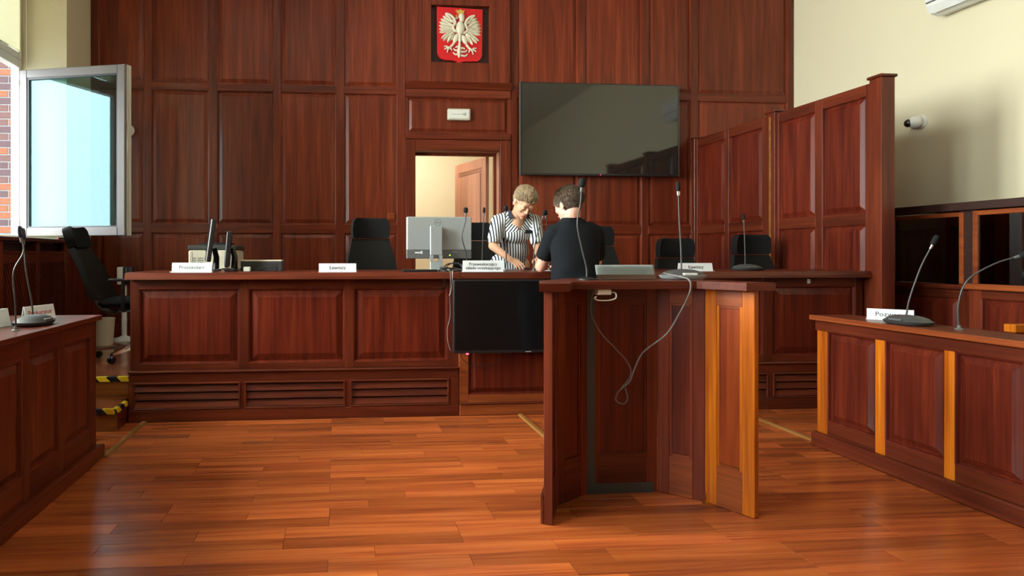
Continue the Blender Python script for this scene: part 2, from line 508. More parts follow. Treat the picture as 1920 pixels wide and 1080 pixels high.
# ---- floor: parquet strips laid across the room
floor = struct('floor', box(XL, XR, YF, YB, -0.10, -0.008), 'joint')
PW = 0.0905
lens = [0.36, 0.54, 0.72, 0.90]
pm = {}
for L in lens:
    pm[L] = mesh_from(box(0.0006, L - 0.0006, 0.0006, PW - 0.0006, -0.0079, 0.0, ch=0.0007), 'plank')
    pm[L].materials.append(M['floor'])
far = MB()
nrow = int((YB - YF) / PW) - 1
pr = random.Random(11)
npl = 0
for r in range(nrow):
    y = YF + r * PW
    x = XL + pr.choice((0, 0.18, 0.36, 0.54))
    if x > XL + 0.01: far.box(XL, x - 0.001, y, y + PW - 0.0012, -0.0079, 0.0)
    while x < XR - 0.02:
        L = pr.choice((0.54, 0.72, 0.72, 0.72, 0.90, 0.36))
        if x + L > XR - 0.02:
            far.box(x, XR, y, y + PW - 0.0012, -0.0079, 0.0); break
        if 2.0 < y < 4.15 and x + L > -1.70 and x < 3.0 and npl < 300:
            o = obj('plank', pm[L], None, floor); o.location = (x, y, 0); npl += 1
        else:
            far.box(x, x + L - 0.0012, y, y + PW - 0.0012, -0.0079, 0.0)
        x += L
o = obj('plank_field', far, 'floor_far', floor); o['kind'] = 'stuff'

# ---- ceiling and plain walls
struct('ceiling', box(XL - 0.6, XR + 0.2, YF - 0.2, YB + 0.2, ZC, ZC + 0.2), 'ceiling')
struct('wall_right', box(XR, XR + 0.2, YF - 0.2, YB + 0.2, -0.1, ZC), 'cream')
struct('wall_front', box(XL, XR, YF - 0.2, YF, -0.1, ZC), 'cream')
struct('trim_front_bounce_boards', box(XL + 0.01, XR - 0.01, YF + 0.001, YF + 0.04, 0.0, 2.4), 'wood_v')  # unseen dark boards added behind the camera to cut bounce light
wl = MB()
ys = [YF] + [v for w in sorted(WINDOWS) for v in w] + [YB]
for i in range(0, len(ys), 2):
    wl.box(XL - 0.5, XL, ys[i], ys[i + 1], -0.1, ZC)
for a, b in WINDOWS:
    wl.box(XL - 0.5, XL, a, b, -0.1, WZ0)
    wl.box(XL - 0.5, XL, a, b, WZ1, ZC)
struct('wall_left', wl, 'cream')

# ---- windows of the left wall
WX0, WX1 = -3.03, -2.955
def window(k, a, b, open_far):
    mb = MB()
    for (p, q) in ((a, a + 0.05), (b - 0.05, b)): mb.box(WX0, WX1, p, q, WZ0, WZ1, ch=0.004)
    single = b - a < 1.3
    mid = (a + b) / 2
    mb.box(WX0, WX1, a + 0.05, b - 0.05, WZ0, WZ0 + 0.035, ch=0.003)
    mb.box(WX0, WX1, a + 0.05, b - 0.05, WZ1 - 0.05, WZ1, ch=0.003)
    mb.box(WX0, WX1 + 0.01, a + 0.05, b - 0.05, 2.895, 2.975, ch=0.004)
    if not single:
        mb.box(WX0, WX1, mid - 0.04, mid + 0.04, WZ0 + 0.035, 2.895, ch=0.003)
        mb.box(WX0, WX1, mid - 0.04, mid + 0.04, 2.975, WZ1 - 0.05, ch=0.003)
    w = struct('window_%d' % k, mb, 'upvc')
    spans = [(a + 0.05, b - 0.05)] if single else [(a + 0.05, mid - 0.04), (mid + 0.04, b - 0.05)]
    for si, (p, q) in enumerate(spans):
        for (z0, z1) in ((2.975, WZ1 - 0.05), (WZ0 + 0.035, 2.895)):
            if open_far and z1 < 3: continue
            f = MB()
            for (c, d) in ((p, p + 0.055), (q - 0.055, q)): f.box(WX0 + 0.012, WX1 + 0.022, c, d, z0, z1, ch=0.004)
            for (c, d) in ((z0, z0 + 0.055), (z1 - 0.055, z1)): f.box(WX0 + 0.012, WX1 + 0.022, p + 0.055, q - 0.055, c, d, ch=0.004)
            fo = obj('sash_frame', f, 'alu' if z0 < 2 else 'upvc', w)
            obj('pane', box(WX0 + 0.03, WX0 + 0.036, p + 0.055, q - 0.055, z0 + 0.055, z1 - 0.055), 'pane', w)
    if open_far:
        obj('latch_plate', box(WX1, WX1 + 0.012, b - 0.043, b - 0.020, 2.02, 2.07, ch=0.002), 'brass', w)
    return w
w1 = window(1, *WINDOWS[0], True)
window(2, *WINDOWS[1], False)
window(3, *WINDOWS[2], False)
window(4, *WINDOWS[3], False)
bl = tag(obj('roller_blind', box(-2.925, -2.922, 4.71, 5.70, 3.03, 4.0), 'blind'), 'cream roller blind drawn over the upper pane at the left edge', 'blind')
obj('tube', MB().tube([(-2.915, 4.69, 4.005), (-2.915, 5.72, 4.005)], 0.02, 10), 'upvc', bl, 40)
obj('cord', MB().tube([(-2.89, 5.70, 4.0), (-2.885, 5.72, 3.4), (-2.89, 5.73, 2.92)], 0.003, 6), 'white', bl, 40)
struct('trim_sill', box(-3.05, XL + 0.02, 4.60, 5.80, 1.262, 1.299, ch=0.004), 'upvc')

# the casement that stands open into the room
sash = thing('window_sash', 'open grey-framed window casement with bluish reflecting glass', 'window', (-2.935, 5.735, 1.325), math.atan2(-0.270, 1.045))
SW, SH = 1.08, 1.545
f = MB()
f.box(0, 0.075, -0.028, 0.028, 0, SH, ch=0.005); f.box(SW - 0.075, SW, -0.028, 0.028, 0, SH, ch=0.005)
f.box(0.075, SW - 0.075, -0.028, 0.028, 0, 0.075, ch=0.005); f.box(0.075, SW - 0.075, -0.028, 0.028, SH - 0.075, SH, ch=0.005)
obj('sash_frame', f, 'alu', sash)
g = MB()
g.box(SW, SW + 0.012, 0.0, 0.040, 0.0, SH); g.box(SW - 0.02, SW + 0.02, 0.028, 0.045, 0.0, SH, ch=0.003)
g.box(0.02, SW, 0.028, 0.045, SH - 0.025, SH + 0.004, ch=0.003); g.box(0.02, SW, 0.028, 0.045, 0.0, 0.025, ch=0.003)
obj('rebate_edge', g, 'upvc', sash)
bd = MB()
for (a_, b_, c_, d_) in ((0.075, 0.09, 0.075, SH - 0.075), (SW - 0.09, SW - 0.075, 0.075, SH - 0.075), (0.09, SW - 0.09, 0.075, 0.09), (0.09, SW - 0.09, SH - 0.09, SH - 0.075)):
    bd.box(a_, b_, -0.018, 0.018, c_, d_)
obj('glazing_bead', bd, 'dgrey', sash)
obj('pane', box(0.085, SW - 0.085, -0.003, 0.003, 0.085, SH - 0.085), 'sash_pane', sash)
for z in (0.10, SH - 0.14):
    obj('hinge', MB().tube([(-0.006, -0.030, z), (-0.006, -0.030, z + 0.05)], 0.008, 8), 'upvc', sash, 40)

# ---- outside: a brick wing and the yard
yard = struct('ground', box(-30, -3.10, -20, 25, -2.3, -2.2), 'asphalt')
wing = struct('wall_outside', box(-7.5, -3.10, 6.60, 6.9, -2.2, 5.5), 'mortar')
bmS = mesh_from(box(0.0, 0.250, -0.006, 0.02, 0, 0.065, ch=0.003), 'brick'); bmS.materials.append(M['brick'])
bmH = mesh_from(box(0.0, 0.120, -0.006, 0.02, 0, 0.065, ch=0.003), 'brick'); bmH.materials.append(M['brick'])
rest = MB()
nb = 0
for c in range(80):
    z = -1.0 + c * 0.077
    x = -7.45 + (0.065 if c % 2 else 0.0)
    k = c
    while x < -3.40:
        L = 0.250 if k % 2 == 0 else 0.120
        if x > -3.95 and 1.0 < z < 3.7 and nb < 290:
            o = obj('brick', bmS if k % 2 == 0 else bmH, None, wing); o.location = (x, 6.60, z); nb += 1
        else:
            rest.box(x, x + L, 6.594, 6.62, z, z + 0.065)
        x += L + 0.012; k += 1
    xx = x
    if xx < -3.12: rest.box(xx, -3.11, 6.594, 6.62, z, z + 0.065)
o = obj('brick_field', rest, 'brick', wing); o['kind'] = 'stuff'

# ---- panelled back wall with the doorway
DX0, DX1, DZ = 0.858, 1.79, 2.285
wb = MB()
wb.box(XL - 0.5, DX0 - 0.02, YB, YB + 0.16, -0.1, ZC); wb.box(DX1 + 0.02, XR, YB, YB + 0.16, -0.1, ZC)
wb.box(DX0 - 0.02, DX1 + 0.02, YB, YB + 0.16, DZ + 0.02, ZC); wb.box(DX0 - 0.02, DX1 + 0.02, YB, YB + 0.16, -0.1, 0.3)
wback = struct('wall_back', wb, 'cream')
YW = 6.32
rows = [(0.42, 1.386), (1.476, 2.891), (2.964, 4.32)]
framed(wback, (-2.547, 0.748), (0.30, 4.42), [(-2.467, -2.008), (-1.937, -1.339), (-1.256, -0.665), (-0.591, -0.002), (0.084, 0.66)], rows, YW, 0.04, frame='wall_f', rail='wall_h', panel='wall_v')
framed(wback, (1.915, 5.205), (0.30, 4.42), [(1.987, 2.67), (2.755, 3.407), (3.487, 3.987), (4.062, 5.139)], rows, YW, 0.04, frame='wall_f', rail='wall_h', panel='wall_v')
obj('cornice', box(-2.547, 5.205, YW - 0.04, YW + 0.04, 4.42, 4.50, ch=0.01), 'wall_h', wback)
# door surround
for (a, b) in ((0.750, DX0), (DX1, 1.913)):
    obj('architrave', box(a, b, YW - 0.012, YW + 0.04, 0.30, 2.405, ch=0.006), 'wall_v', wback)
obj('architrave', box(DX0, DX1, YW - 0.012, YW + 0.04, DZ, 2.405, ch=0.006), 'wall_h', wback)
obj('rail', box(0.750, 1.913, YW - 0.018, YW + 0.04, 2.407, 2.475, ch=0.006), 'wall_h', wback)
obj('panel', raised(0.77, 1.893, 2.478, 2.862, YW + 0.001, 0.03), 'wall_v', wback)
obj('rail', box(0.750, 1.913, YW - 0.012, YW + 0.04, 2.862, 2.955, ch=0.006), 'wall_h', wback)
for (a, b) in ((0.750, 0.770), (1.893, 1.913)):
    obj('stile', box(a, b, YW, YW + 0.04, 2.475, 2.862), 'wall_v', wback)
# the boxed frame that carries the emblem
EB = [(0.775, 1.024), (1.666, 1.888)]
for (a, b) in EB: obj('stile', box(a, b, YW - 0.05, YW + 0.04, 3.02, 4.42, ch=0.004), 'wall_v', wback)
obj('rail', box(1.024, 1.666, YW - 0.05, YW + 0.04, 3.02, 3.236, ch=0.004), 'wall_v', wback)
obj('rail', box(1.024, 1.666, YW - 0.05, YW + 0.04, 3.852, 4.42, ch=0.004), 'wall_v', wback)
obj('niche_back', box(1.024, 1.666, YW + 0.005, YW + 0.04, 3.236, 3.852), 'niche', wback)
obj('moulding', MB().yzprism([(YW + 0.04, 2.955), (YW - 0.02, 2.955), (YW - 0.052, 3.02), (YW + 0.04, 3.02)], 0.752, 1.911), 'wall_h', wback)
for (a, b) in ((0.750, 0.775), (1.888, 1.913)):
    obj('stile', box(a, b, YW, YW + 0.04, 3.02, 4.42), 'wall_v', wback)
# jambs
jb = MB()
jb.box(DX0 - 0.02, DX0, YW + 0.04, YB + 0.2, 0.30, DZ); jb.box(DX1, DX1 + 0.02, YW + 0.04, YB + 0.2, 0.30, DZ)
jb.box(DX0 - 0.02, DX1 + 0.02, YW + 0.04, YB + 0.2, DZ, DZ + 0.02)
obj('door_lining', jb, 'doorwood', wback)
sp = MB()
sp.box(DX1 - 0.03, DX1, YB + 0.10, YB + 0.14, 0.30, DZ - 0.03, ch=0.003); sp.box(DX0, DX1, YB + 0.10, YB + 0.14, DZ - 0.03, DZ, ch=0.003)
obj('door_stop', sp, 'wood_v', wback)

# hall behind the doorway
hy = YB + 0.16
hl = MB()
hl.box(-0.4, 3.2, 8.6, 8.75, 0.2, 3.0); hl.box(-0.55, -0.4, hy, 8.75, 0.2, 3.0); hl.box(3.2, 3.35, hy, 8.75, 0.2, 3.0)
hl.box(-0.55, 3.35, hy, 8.75, 3.0, 3.15)
struct('wall_hall', hl, 'hall')
struct('floor_hall', box(-0.55, 3.35, hy, 8.75, 0.2, 0.3), 'floor_plain')
lamp = thing('hall_fill_lamp', 'unseen round lamp added to light the hall behind the doorway', 'lamp', (0.9, 7.4, 2.998))  # out-of-view lamp added to brighten the hall beyond the door
obj('shade', MB().lathe([(0.0, -0.10), (0.12, -0.09), (0.17, -0.04), (0.18, 0.0), (0, 0)], n=24), plain('lamp_shade', (0.9, 0.85, 0.7), 0.4, emit=(1.0, 0.93, 0.78), estr=75.0), lamp, 40)

# the door leaf, standing open into the hall
dl = struct('door_1', box(0, 0.74, 0, 0.04, 0, 1.965), 'doorwood')
dl.location = (1.735, 6.575, 0.302); dl.rotation_euler = (0, 0, math.atan2(0.70, -0.205))
pn = raised(0.10, 0.66, 0.95, 1.78, -0.03, 0.03)
for (z0, z1) in ((0.15, 0.85), (0.95, 1.80)):
    obj('door_panel', box(0.11, 0.63, 0.0405, 0.052, z0, z1, ch=0.006), 'doorwood', dl)
    for t in range(3):
        obj('door_moulding', box(0.10, 0.64, 0.0405, 0.047, z1 + 0.012 + t * 0.02, z1 + 0.020 + t * 0.02), 'doorwood', dl)
hd = obj('door_handle', MB().tube([(0.68, 0.04, 1.02), (0.68, 0.09, 1.02), (0.57, 0.09, 1.02)], 0.009, 8), 'chrome', dl, 40)

# ---- podium and steps
PZ = 0.30
pod = struct('podium', box(XL, 4.11, 4.22, 6.32, 0.0, PZ), 'floor_plain')
st = thing('podium_steps', 'orange-brown wooden steps up to the podium with hazard tape edges', 'steps', (0, 0, 0))
obj('tread', box(-2.38, -1.428, 3.925, 4.215, 0.132, 0.15, ch=0.002), 'floor_plain', st)
obj('riser', box(-2.38, -1.428, 3.935, 3.955, 0.0, 0.132), 'step', st)
obj('riser', box(-2.38, -1.428, 4.200, 4.2195, 0.15, 0.30), 'step', st)
obj('end_panel', box(-1.448, -1.428, 3.956, 4.199, 0.0, 0.1315), 'red_v', st)
obj('tape', box(-2.38, -1.428, 3.918, 3.9245, 0.118, 0.152), 'hazard', st)
obj('tape', box(-2.38, -1.448, 3.9255, 3.945, 0.1502, 0.1522), 'hazard', st)
obj('tape', box(-1.4275, -1.4225, 3.918, 4.20, 0.118, 0.152), 'hazard_y', st)
obj('tape', box(-1.448, -1.428, 3.9255, 4.20, 0.1502, 0.1522), 'hazard_y', st)
obj('tape', box(-2.38, -1.43, 4.192, 4.1995, 0.272, 0.303), 'hazard', st)
obj('tape', box(-2.38, -1.43, 4.2, 4.235, 0.3004, 0.303), 'hazard', st)

# floor cable covers
for (x0, x1, y0, y1, lb) in ((-1.335, -1.290, 3.44, 4.13, 'pale oak cable cover strip on the floor beside the podium steps'),
                             (1.297, 1.340, 2.98, 4.12, 'pale oak cable cover strip running behind the lectern, left one'),
                             (2.925, 2.968, 3.36, 4.12, 'pale oak cable cover strip reaching the right panelled desk')):
    ct = MB().xzprism([(x0, 0.0005), (x0 + 0.010, 0.012), (x1 - 0.010, 0.012), (x1, 0.0005)], y0, y1)
    tag(obj('cable_cover', ct, 'strip'), lb, 'cable cover', 'cable covers on the floor')

# ---- radiator casing under the window (faces +x)
rc = thing('radiator_casing', 'dark wooden radiator casing with slanted lattice under the window', 'radiator casing', (-2.42, 1.8, 0), PI / 2)
RL, RZ = 3.72, 1.285                                     # local x runs along the wall (world y 1.8 .. 5.52)
obj('top_board', box(-0.02, RL + 0.02, -0.02, 0.125, RZ - 0.03, RZ, ch=0.003), 'wood_h', rc)
posts = [0.0, 0.80, 1.72, 2.62, 3.17, RL - 0.05]
posts = [0.0, 0.62, 1.40, 2.62, 3.155, 3.655]
for x in posts: obj('post', box(x, x + 0.062, 0.0, 0.03, 0.02, RZ - 0.03, ch=0.003), 'wood_v', rc)
for a, b in zip(posts, posts[1:]):
    obj('rail', box(a + 0.062, b, 0.004, 0.03, 1.085, 1.165, ch=0.003), 'wood_h', rc)
    obj('rail', box(a + 0.062, b, 0.004, 0.03, 0.02, 0.12, ch=0.003), 'wood_h', rc)
    obj('ledge', box(a + 0.062, b, 0.000, 0.05, 1.165, 1.180), 'wood_h', rc)
    lt = MB()
    x = a + 0.062 - 0.38
    while x < b:
        # slat leaning: from (x, top) to (x+0.38, bottom), clipped to the opening
        t0 = max(0.0, (a + 0.062 - x) / 0.38); t1 = min(1.0, (b - x) / 0.38)
        if t1 - t0 > 0.03:
            zt, zb = 1.085, 0.12
            p = [(x + 0.38 * t0, zt + (zb - zt) * t0), (x + 0.38 * t1, zt + (zb - zt) * t1)]
            lt.xzprism([(p[0][0] - 0.007, p[0][1]), (p[0][0] + 0.007, p[0][1]), (p[1][0] + 0.007, p[1][1]), (p[1][0] - 0.007, p[1][1])], 0.008, 0.02)
        x += 0.030
    o = obj('lattice', lt, 'wood_v', rc); o['kind'] = 'stuff'
obj('end_panel', box(RL - 0.02, RL + 0.012, 0.03, 0.12, 0.0, RZ - 0.03), 'wood_v', rc)
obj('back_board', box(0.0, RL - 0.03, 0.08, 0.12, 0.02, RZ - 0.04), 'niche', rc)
# wainscot on the left wall beyond the casing
wn_ = struct('trim_wainscot', box(XL + 0.001, XL + 0.03, 5.56, 6.315, 0.30, 1.31, ch=0.004), 'wood_v')

# ---- tall panelled screen at the end of the bench (faces -x)
scn = thing('panelled_screen', 'tall reddish-brown panelled wooden screen right of the bench', 'screen', (4.0, 6.315, 0), -PI / 2)
TZ = 2.44
for (a, b, hz) in ((0.0, 0.055, TZ + 0.01), (1.145, 1.255, TZ + 0.015), (2.205, 2.305, TZ + 0.02)):
    obj('post', box(a, b, -0.012, 0.098, PZ, hz, ch=0.004), 'frame_v', scn)
    obj('post_cap', box(a - 0.012, b + 0.012, -0.025, 0.11, hz, hz + 0.022, ch=0.006), 'wood_h', scn)
obj('edge_strip', box(1.190, 1.212, -0.0165, -0.0125, PZ, TZ - 0.02), 'strip', scn)
zr = [(0.45, 1.385), (1.472, 2.355)]
framed(scn, (0.055, 1.145), (PZ, TZ), [(0.085, 0.545), (0.605, 1.085)], zr, 0.0, 0.05, panel='red_v')
framed(scn, (1.255, 2.205), (PZ, TZ), [(1.285, 1.695), (1.765, 2.165)], zr, 0.0, 0.05, panel='red_v')

# ---- glazed dock along the right wall (faces -x)
dock = thing('glazed_dock', 'glazed wooden dock with framed dark glass panels along the right wall', 'dock', (4.6, 4.60, 0), -PI / 2)
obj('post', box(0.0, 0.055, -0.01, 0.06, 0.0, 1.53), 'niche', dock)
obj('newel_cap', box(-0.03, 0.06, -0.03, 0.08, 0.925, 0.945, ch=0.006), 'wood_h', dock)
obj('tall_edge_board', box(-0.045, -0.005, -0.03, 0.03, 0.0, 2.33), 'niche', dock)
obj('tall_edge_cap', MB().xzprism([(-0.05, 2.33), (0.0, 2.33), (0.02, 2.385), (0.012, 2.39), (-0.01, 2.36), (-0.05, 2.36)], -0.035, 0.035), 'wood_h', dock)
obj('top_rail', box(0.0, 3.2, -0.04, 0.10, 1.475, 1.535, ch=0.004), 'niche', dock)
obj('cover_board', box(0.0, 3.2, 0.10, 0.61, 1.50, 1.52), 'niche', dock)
obj('inner_back', box(0.0, 3.2, 0.56, 0.60, 0.0, 1.50), 'wood_v', dock)
obj('ledge', box(0.02, 0.70, -0.035, 0.05, 0.895, 0.93, ch=0.004), 'wood_h', dock)
framed(dock, (0.02, 0.70), (0.0, 0.895), [(0.11, 0.60)], [(0.15, 0.835)], 0.0, 0.04, panel='red_v')
obj('mullion', box(0.60, 0.72, 0.0, 0.05, 0.93, 1.475), 'niche', dock)
def glaz(x0, x1, y, z0, z1):
    t = 0.032
    for (a, b, c, d) in ((x0, x0 + t, z0, z1), (x1 - t, x1, z0, z1)):
        obj('glass_frame', box(a, b, y - 0.012, y + 0.03, c, d, ch=0.003), 'amber_h', dock)
    for (c, d) in ((z1 - t, z1),):
        obj('glass_frame', box(x0 + t, x1 - t, y - 0.012, y + 0.03, c, d, ch=0.003), 'amber_h', dock)
    obj('pane', box(x0 + t, x1 - t, y, y + 0.008, z0, z1 - t), 'darkglass', dock)
glaz(0.07, 0.635, 0.0, 0.935, 1.465)
obj('ledge', box(0.715, 3.2, -0.105, 0.0, 0.905, 0.945, ch=0.004), 'amber_h', dock)
framed(dock, (0.72, 3.2), (0.0, 0.905), [(0.80, 1.28), (1.36, 1.90), (1.98, 2.52), (2.60, 3.12)], [(0.15, 0.845)], -0.065, 0.04, stile_mat='wood_v', panel='red_v')
for i, (a, b) in enumerate(((0.735, 1.50), (1.58, 2.30), (2.38, 3.15))):
    glaz(a, b, -0.045, 0.945, 1.465)
hg = MB()
for k in range(6): hg.lathe([(0, 0), (0.006, 0.002), (0.0065, 0.012), (0.004, 0.016), (0, 0.017)], (0.012, -0.02, 0.68 + k * 0.018), 8)
obj('brass_hinge', hg, 'brass', dock, 40)

# ================================================================== JUDGES' BENCH
BZ0, BZ = 0.982, 1.03                       # worktop underside and top
def louvre(parent, x0, x1, z0, z1, y):
    t = 0.014
    for (a, b, c, d) in ((x0, x1, z1 - t, z1), (x0, x1, z0, z0 + t), (x0, x0 + t, z0 + t, z1 - t), (x1 - t, x1, z0 + t, z1 - t)):
        obj('vent_frame', box(a, b, y - 0.008, y + 0.012, c, d, ch=0.003), 'wood_h', parent)
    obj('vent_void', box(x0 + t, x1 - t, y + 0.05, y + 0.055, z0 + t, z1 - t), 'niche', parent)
    n = 3
    p = (z1 - z0 - 2 * t) / n
    for k in range(n):
        zc = z0 + t + p * k
        obj('slat', MB().yzprism([(y - 0.002, zc + 0.004), (y + 0.005, zc), (y + 0.022, zc + p * 0.80), (y + 0.015, zc + p * 0.84)], x0 + t, x1 - t), 'wood_h', parent)

def bench_unit(name, label, X0, X1, cols, vents):
    b = thing(name, label, 'bench', (0, 0, 0))
    yl, yu = 4.140, 4.160
    # plinth zone with louvred vents
    vz = (0.080, 0.272)
    obj('plinth', box(X0, X1, yl - 0.006, yl + 0.03, 0.0, vz[0], ch=0.003), 'wood_h', b)
    obj('rail', box(X0, X1, yl, yl + 0.03, vz[1], 0.335, ch=0.003), 'wood_h', b)
    obj('ledge', box(X0 - 0.004, X1, yl - 0.012, yl + 0.03, 0.335, 0.352, ch=0.005), 'wood_h', b)
    ed = [X0] + [v for c in vents for v in c] + [X1]
    for i in range(0, len(ed), 2):
        obj('stile', box(ed[i], ed[i + 1], yl, yl + 0.03, vz[0], vz[1], ch=0.002), 'wood_v', b)
    for (a, c) in vents: louvre(b, a, c, vz[0], vz[1], yl)
    framed(b, (X0 + 0.004, X1), (0.352, BZ0), cols, [(0.395, 0.915)], yu, 0.03, panel='red_v', bev=0.045)
    for x in (X0 + 0.004, X1 - 0.034):
        obj('end_panel', box(x, x + 0.03, yu + 0.03, 4.70, 0.301, BZ0), 'wood_v', b)
    obj('end_panel', box(X0, X0 + 0.03, yl + 0.03, 4.198, 0.0, 0.29), 'wood_v', b)
    return b
bench_unit('judges_bench', 'long reddish-brown panelled bench section with louvred plinth, left of the low television', -1.418, 0.874,
           [(-1.355, -0.675), (-0.610, 0.060), (0.127, 0.795)], [(-1.390, -0.662), (-0.638, 0.066), (0.100, 0.806)])
bench_unit('judges_bench', 'reddish-brown panelled bench section with louvred plinth, behind and right of the lectern', 1.712, 3.985,
           [(1.775, 2.440), (2.510, 3.190), (3.262, 3.928)], [(1.742, 2.470), (2.494, 3.214), (3.248, 3.955)])
mid = thing('judges_bench', 'centre bench section with one red panel below the low-hung television', 'bench')
obj('plinth', box(0.878, 1.708, 4.128, 4.165, 0.0, 0.082, ch=0.004), 'amber_h', mid)
obj('plinth_cap', box(0.878, 1.708, 4.122, 4.165, 0.082, 0.092, ch=0.003), 'wood_h', mid)
framed(mid, (0.878, 1.708), (0.092, BZ0), [(0.945, 1.640)], [(0.148, 0.93)], 4.142, 0.03, stile_mat='amber_h', rail='amber_h', panel='red_v', bev=0.03)
def worktop(x0, x1, lb):
    w = thing('bench_worktop', lb, 'worktop', group='worktops of the bench')
    obj('board', box(x0, x1, 4.11, 4.74, BZ0, BZ, ch=0.002), 'wood_h', w)
    obj('front_lipping', MB().yzprism([(4.1095, BZ0), (4.078, BZ0), (4.082, BZ0 + 0.02), (4.09, BZ - 0.004), (4.1095, BZ)], x0, x1), 'wood_h', w)
worktop(-1.425, 0.868, 'long reddish worktop of the left bench section, under the grey monitor')
worktop(0.870, 3.984, 'long reddish worktop of the bench running behind the lectern to the screen')
# small metal plate near the right end of the bench
tag(obj('socket_plate', box(3.535, 3.560, 4.1535, 4.1595, 0.935, 0.970, ch=0.002), 'offwhite'), 'tiny metal plate on the bench rail near the tall screen', 'plate')

# ================================================================== SIDE DESKS
ldk = thing('side_desk', 'panelled wooden desk in deep shadow at the left edge', 'desk', (-1.345, 0.9, 0), PI / 2)
LL = 2.51                                   # local x = y - 0.9
obj('plinth', box(0, LL + 0.055, -0.028, 0.03, 0.0, 0.075, ch=0.006), 'wood_h', ldk)
framed(ldk, (0, LL), (0.075, 0.785), [(0.14, 0.40), (0.46, 0.73), (0.79, 1.07), (1.13, 1.40), (1.455, 1.735), (1.795, 2.070), (2.126, 2.440)], [(0.19, 0.70)], 0.0, 0.03, bev=0.03)
obj('end_panel', box(LL - 0.03, LL, 0.03, 0.62, 0.0, 0.785), 'wood_v', ldk)
obj('end_panel', box(0, 0.03, 0.03, 0.62, 0.0, 0.785), 'wood_v', ldk)
obj('end_plinth', box(LL, LL + 0.055, 0.03, 0.62, 0.0, 0.075), 'wood_v', ldk)
obj('top', box(-0.02, LL + 0.012, -0.03, 0.66, 0.786, 0.812, ch=0.003), 'wood_h', ldk)
rdk = thing('side_desk', 'reddish panelled wooden desk with amber stiles at the right edge', 'desk', (2.90, 3.335, 0), -PI / 2)
RLn = 2.6                                   # local x = 3.335 - y
obj('plinth', box(-0.02, RLn, -0.03, 0.03, 0.0, 0.085, ch=0.010), 'wood_h', rdk)
framed(rdk, (0, RLn), (0.085, 0.757), [(0.072, 0.382), (0.438, 0.742), (0.790, 1.070), (1.130, 1.410), (1.47, 1.76), (1.82, 2.11), (2.17, 2.53)], [(0.165, 0.695)], 0.0, 0.03, stile_mat='amber_v', panel='red_v', bev=0.03)
obj('end_panel', box(0, 0.03, 0.03, 0.22, 0.0, 0.757), 'wood_v', rdk)
obj('end_panel', box(RLn - 0.03, RLn, 0.03, 0.22, 0.0, 0.757), 'wood_v', rdk)
obj('apron', box(-0.004, RLn, -0.008, -0.0005, 0.697, 0.757), 'wood_h', rdk)
obj('top', box(-0.02, RLn, -0.012, 0.235, 0.758, 0.786, ch=0.003), 'wood_h', rdk)
obj('front_lipping', box(-0.022, RLn, -0.036, -0.0122, 0.758, 0.787, ch=0.004), 'amber_h', rdk)

# ================================================================== LECTERN (five hinged panels, shelf on top)
lec = thing('lectern', 'freestanding wooden lectern of five hinged panels with a shelf top', 'lectern', (1.37, 2.65, 0))
LP = [(0.915, 2.425), (1.010, 2.612), (1.205, 2.738), (1.555, 2.738), (1.713, 2.610), (1.815, 2.420)]
LH = 0.995
def leaf(i, mats):
    """one framed leaf: local x along the leaf, front (-y) towards the speaker"""
    (xa, ya), (xb, yb) = LP[i], LP[i + 1]
    L = math.hypot(xb - xa, yb - ya)
    e = obj('leaf', box(0.002, L - 0.002, 0.012, 0.030, 0.004, LH), mats['core'], lec)
    e.location = (xa - 1.37, ya - 2.65, 0); e.rotation_euler = (0, 0, math.atan2(yb - ya, xb - xa))
    s = 0.052
    def P(name, mb, m): obj(name, mb, m, e)
    P('stile', box(0.0, s, 0.0, 0.036, 0.002, LH, ch=0.002), mats['stile'])
    P('stile', box(L - s, L, 0.0, 0.036, 0.002, LH, ch=0.002), mats['stile'])
    P('rail', box(s, L - s, 0.001, 0.035, LH - 0.075, LH, ch=0.001), mats['rail'])
    P('rail', box(s, L - s, 0.001, 0.035, 0.002, 0.185, ch=0.001), mats['rail'])
    P('panel', box(s + 0.012, L - s - 0.012, 0.009, 0.0118, 0.198, LH - 0.088), mats['panel'])
    b = 0.012
    for (a, c, z0, z1) in ((s, s + b, 0.185, LH - 0.075), (L - s - b, L - s, 0.185, LH - 0.075)):
        P('bead', box(a, c, 0.004, 0.0119, z0, z1, ch=0.001), mats['stile'])
    for (z0, z1) in ((0.185, 0.185 + b), (LH - 0.075 - b, LH - 0.075)):
        P('bead', box(s + b, L - s - b, 0.004, 0.0119, z0, z1, ch=0.001), mats['rail'])
    return e, L
LDK = dict(core='wood_v', stile='wood_v', rail='wood_h', panel='red_v')
LAM = dict(core='red_v', stile='amber_v', rail='amber_h', panel='red_lit')
e0, L0 = leaf(0, LDK); leaf(1, LDK)
obj('outer_plinth', box(0.0, L0, 0.0365, 0.050, 0.0, 0.125, ch=0.002), 'wood_h', e0)
e2, L2 = leaf(2, dict(core='wood_v', stile='wood_v', rail='wood_h', panel='red_v'))
obj('black_edging', box(-0.004, 0.036, -0.004, -0.0002, 0.0, LH), 'dgrey', e2)
obj('black_edging', box(0.036, L2 - 0.02, -0.004, -0.0002, 0.0, 0.048), 'dgrey', e2)
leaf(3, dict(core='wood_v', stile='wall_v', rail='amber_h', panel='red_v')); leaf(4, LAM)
# shelf
top = [(0.842, 2.385), (0.972, 2.385), (1.058, 2.560), (1.640, 2.560), (1.752, 2.385), (1.885, 2.385), (1.80, 2.66), (1.62, 2.88), (1.58, 2.93), (1.18, 2.93), (1.14, 2.88), (0.94, 2.66)]
obj('shelf', MB().prism([(x - 1.37, y - 2.65) for x, y in top], LH + 0.001, LH + 0.035), 'wood_h', lec)
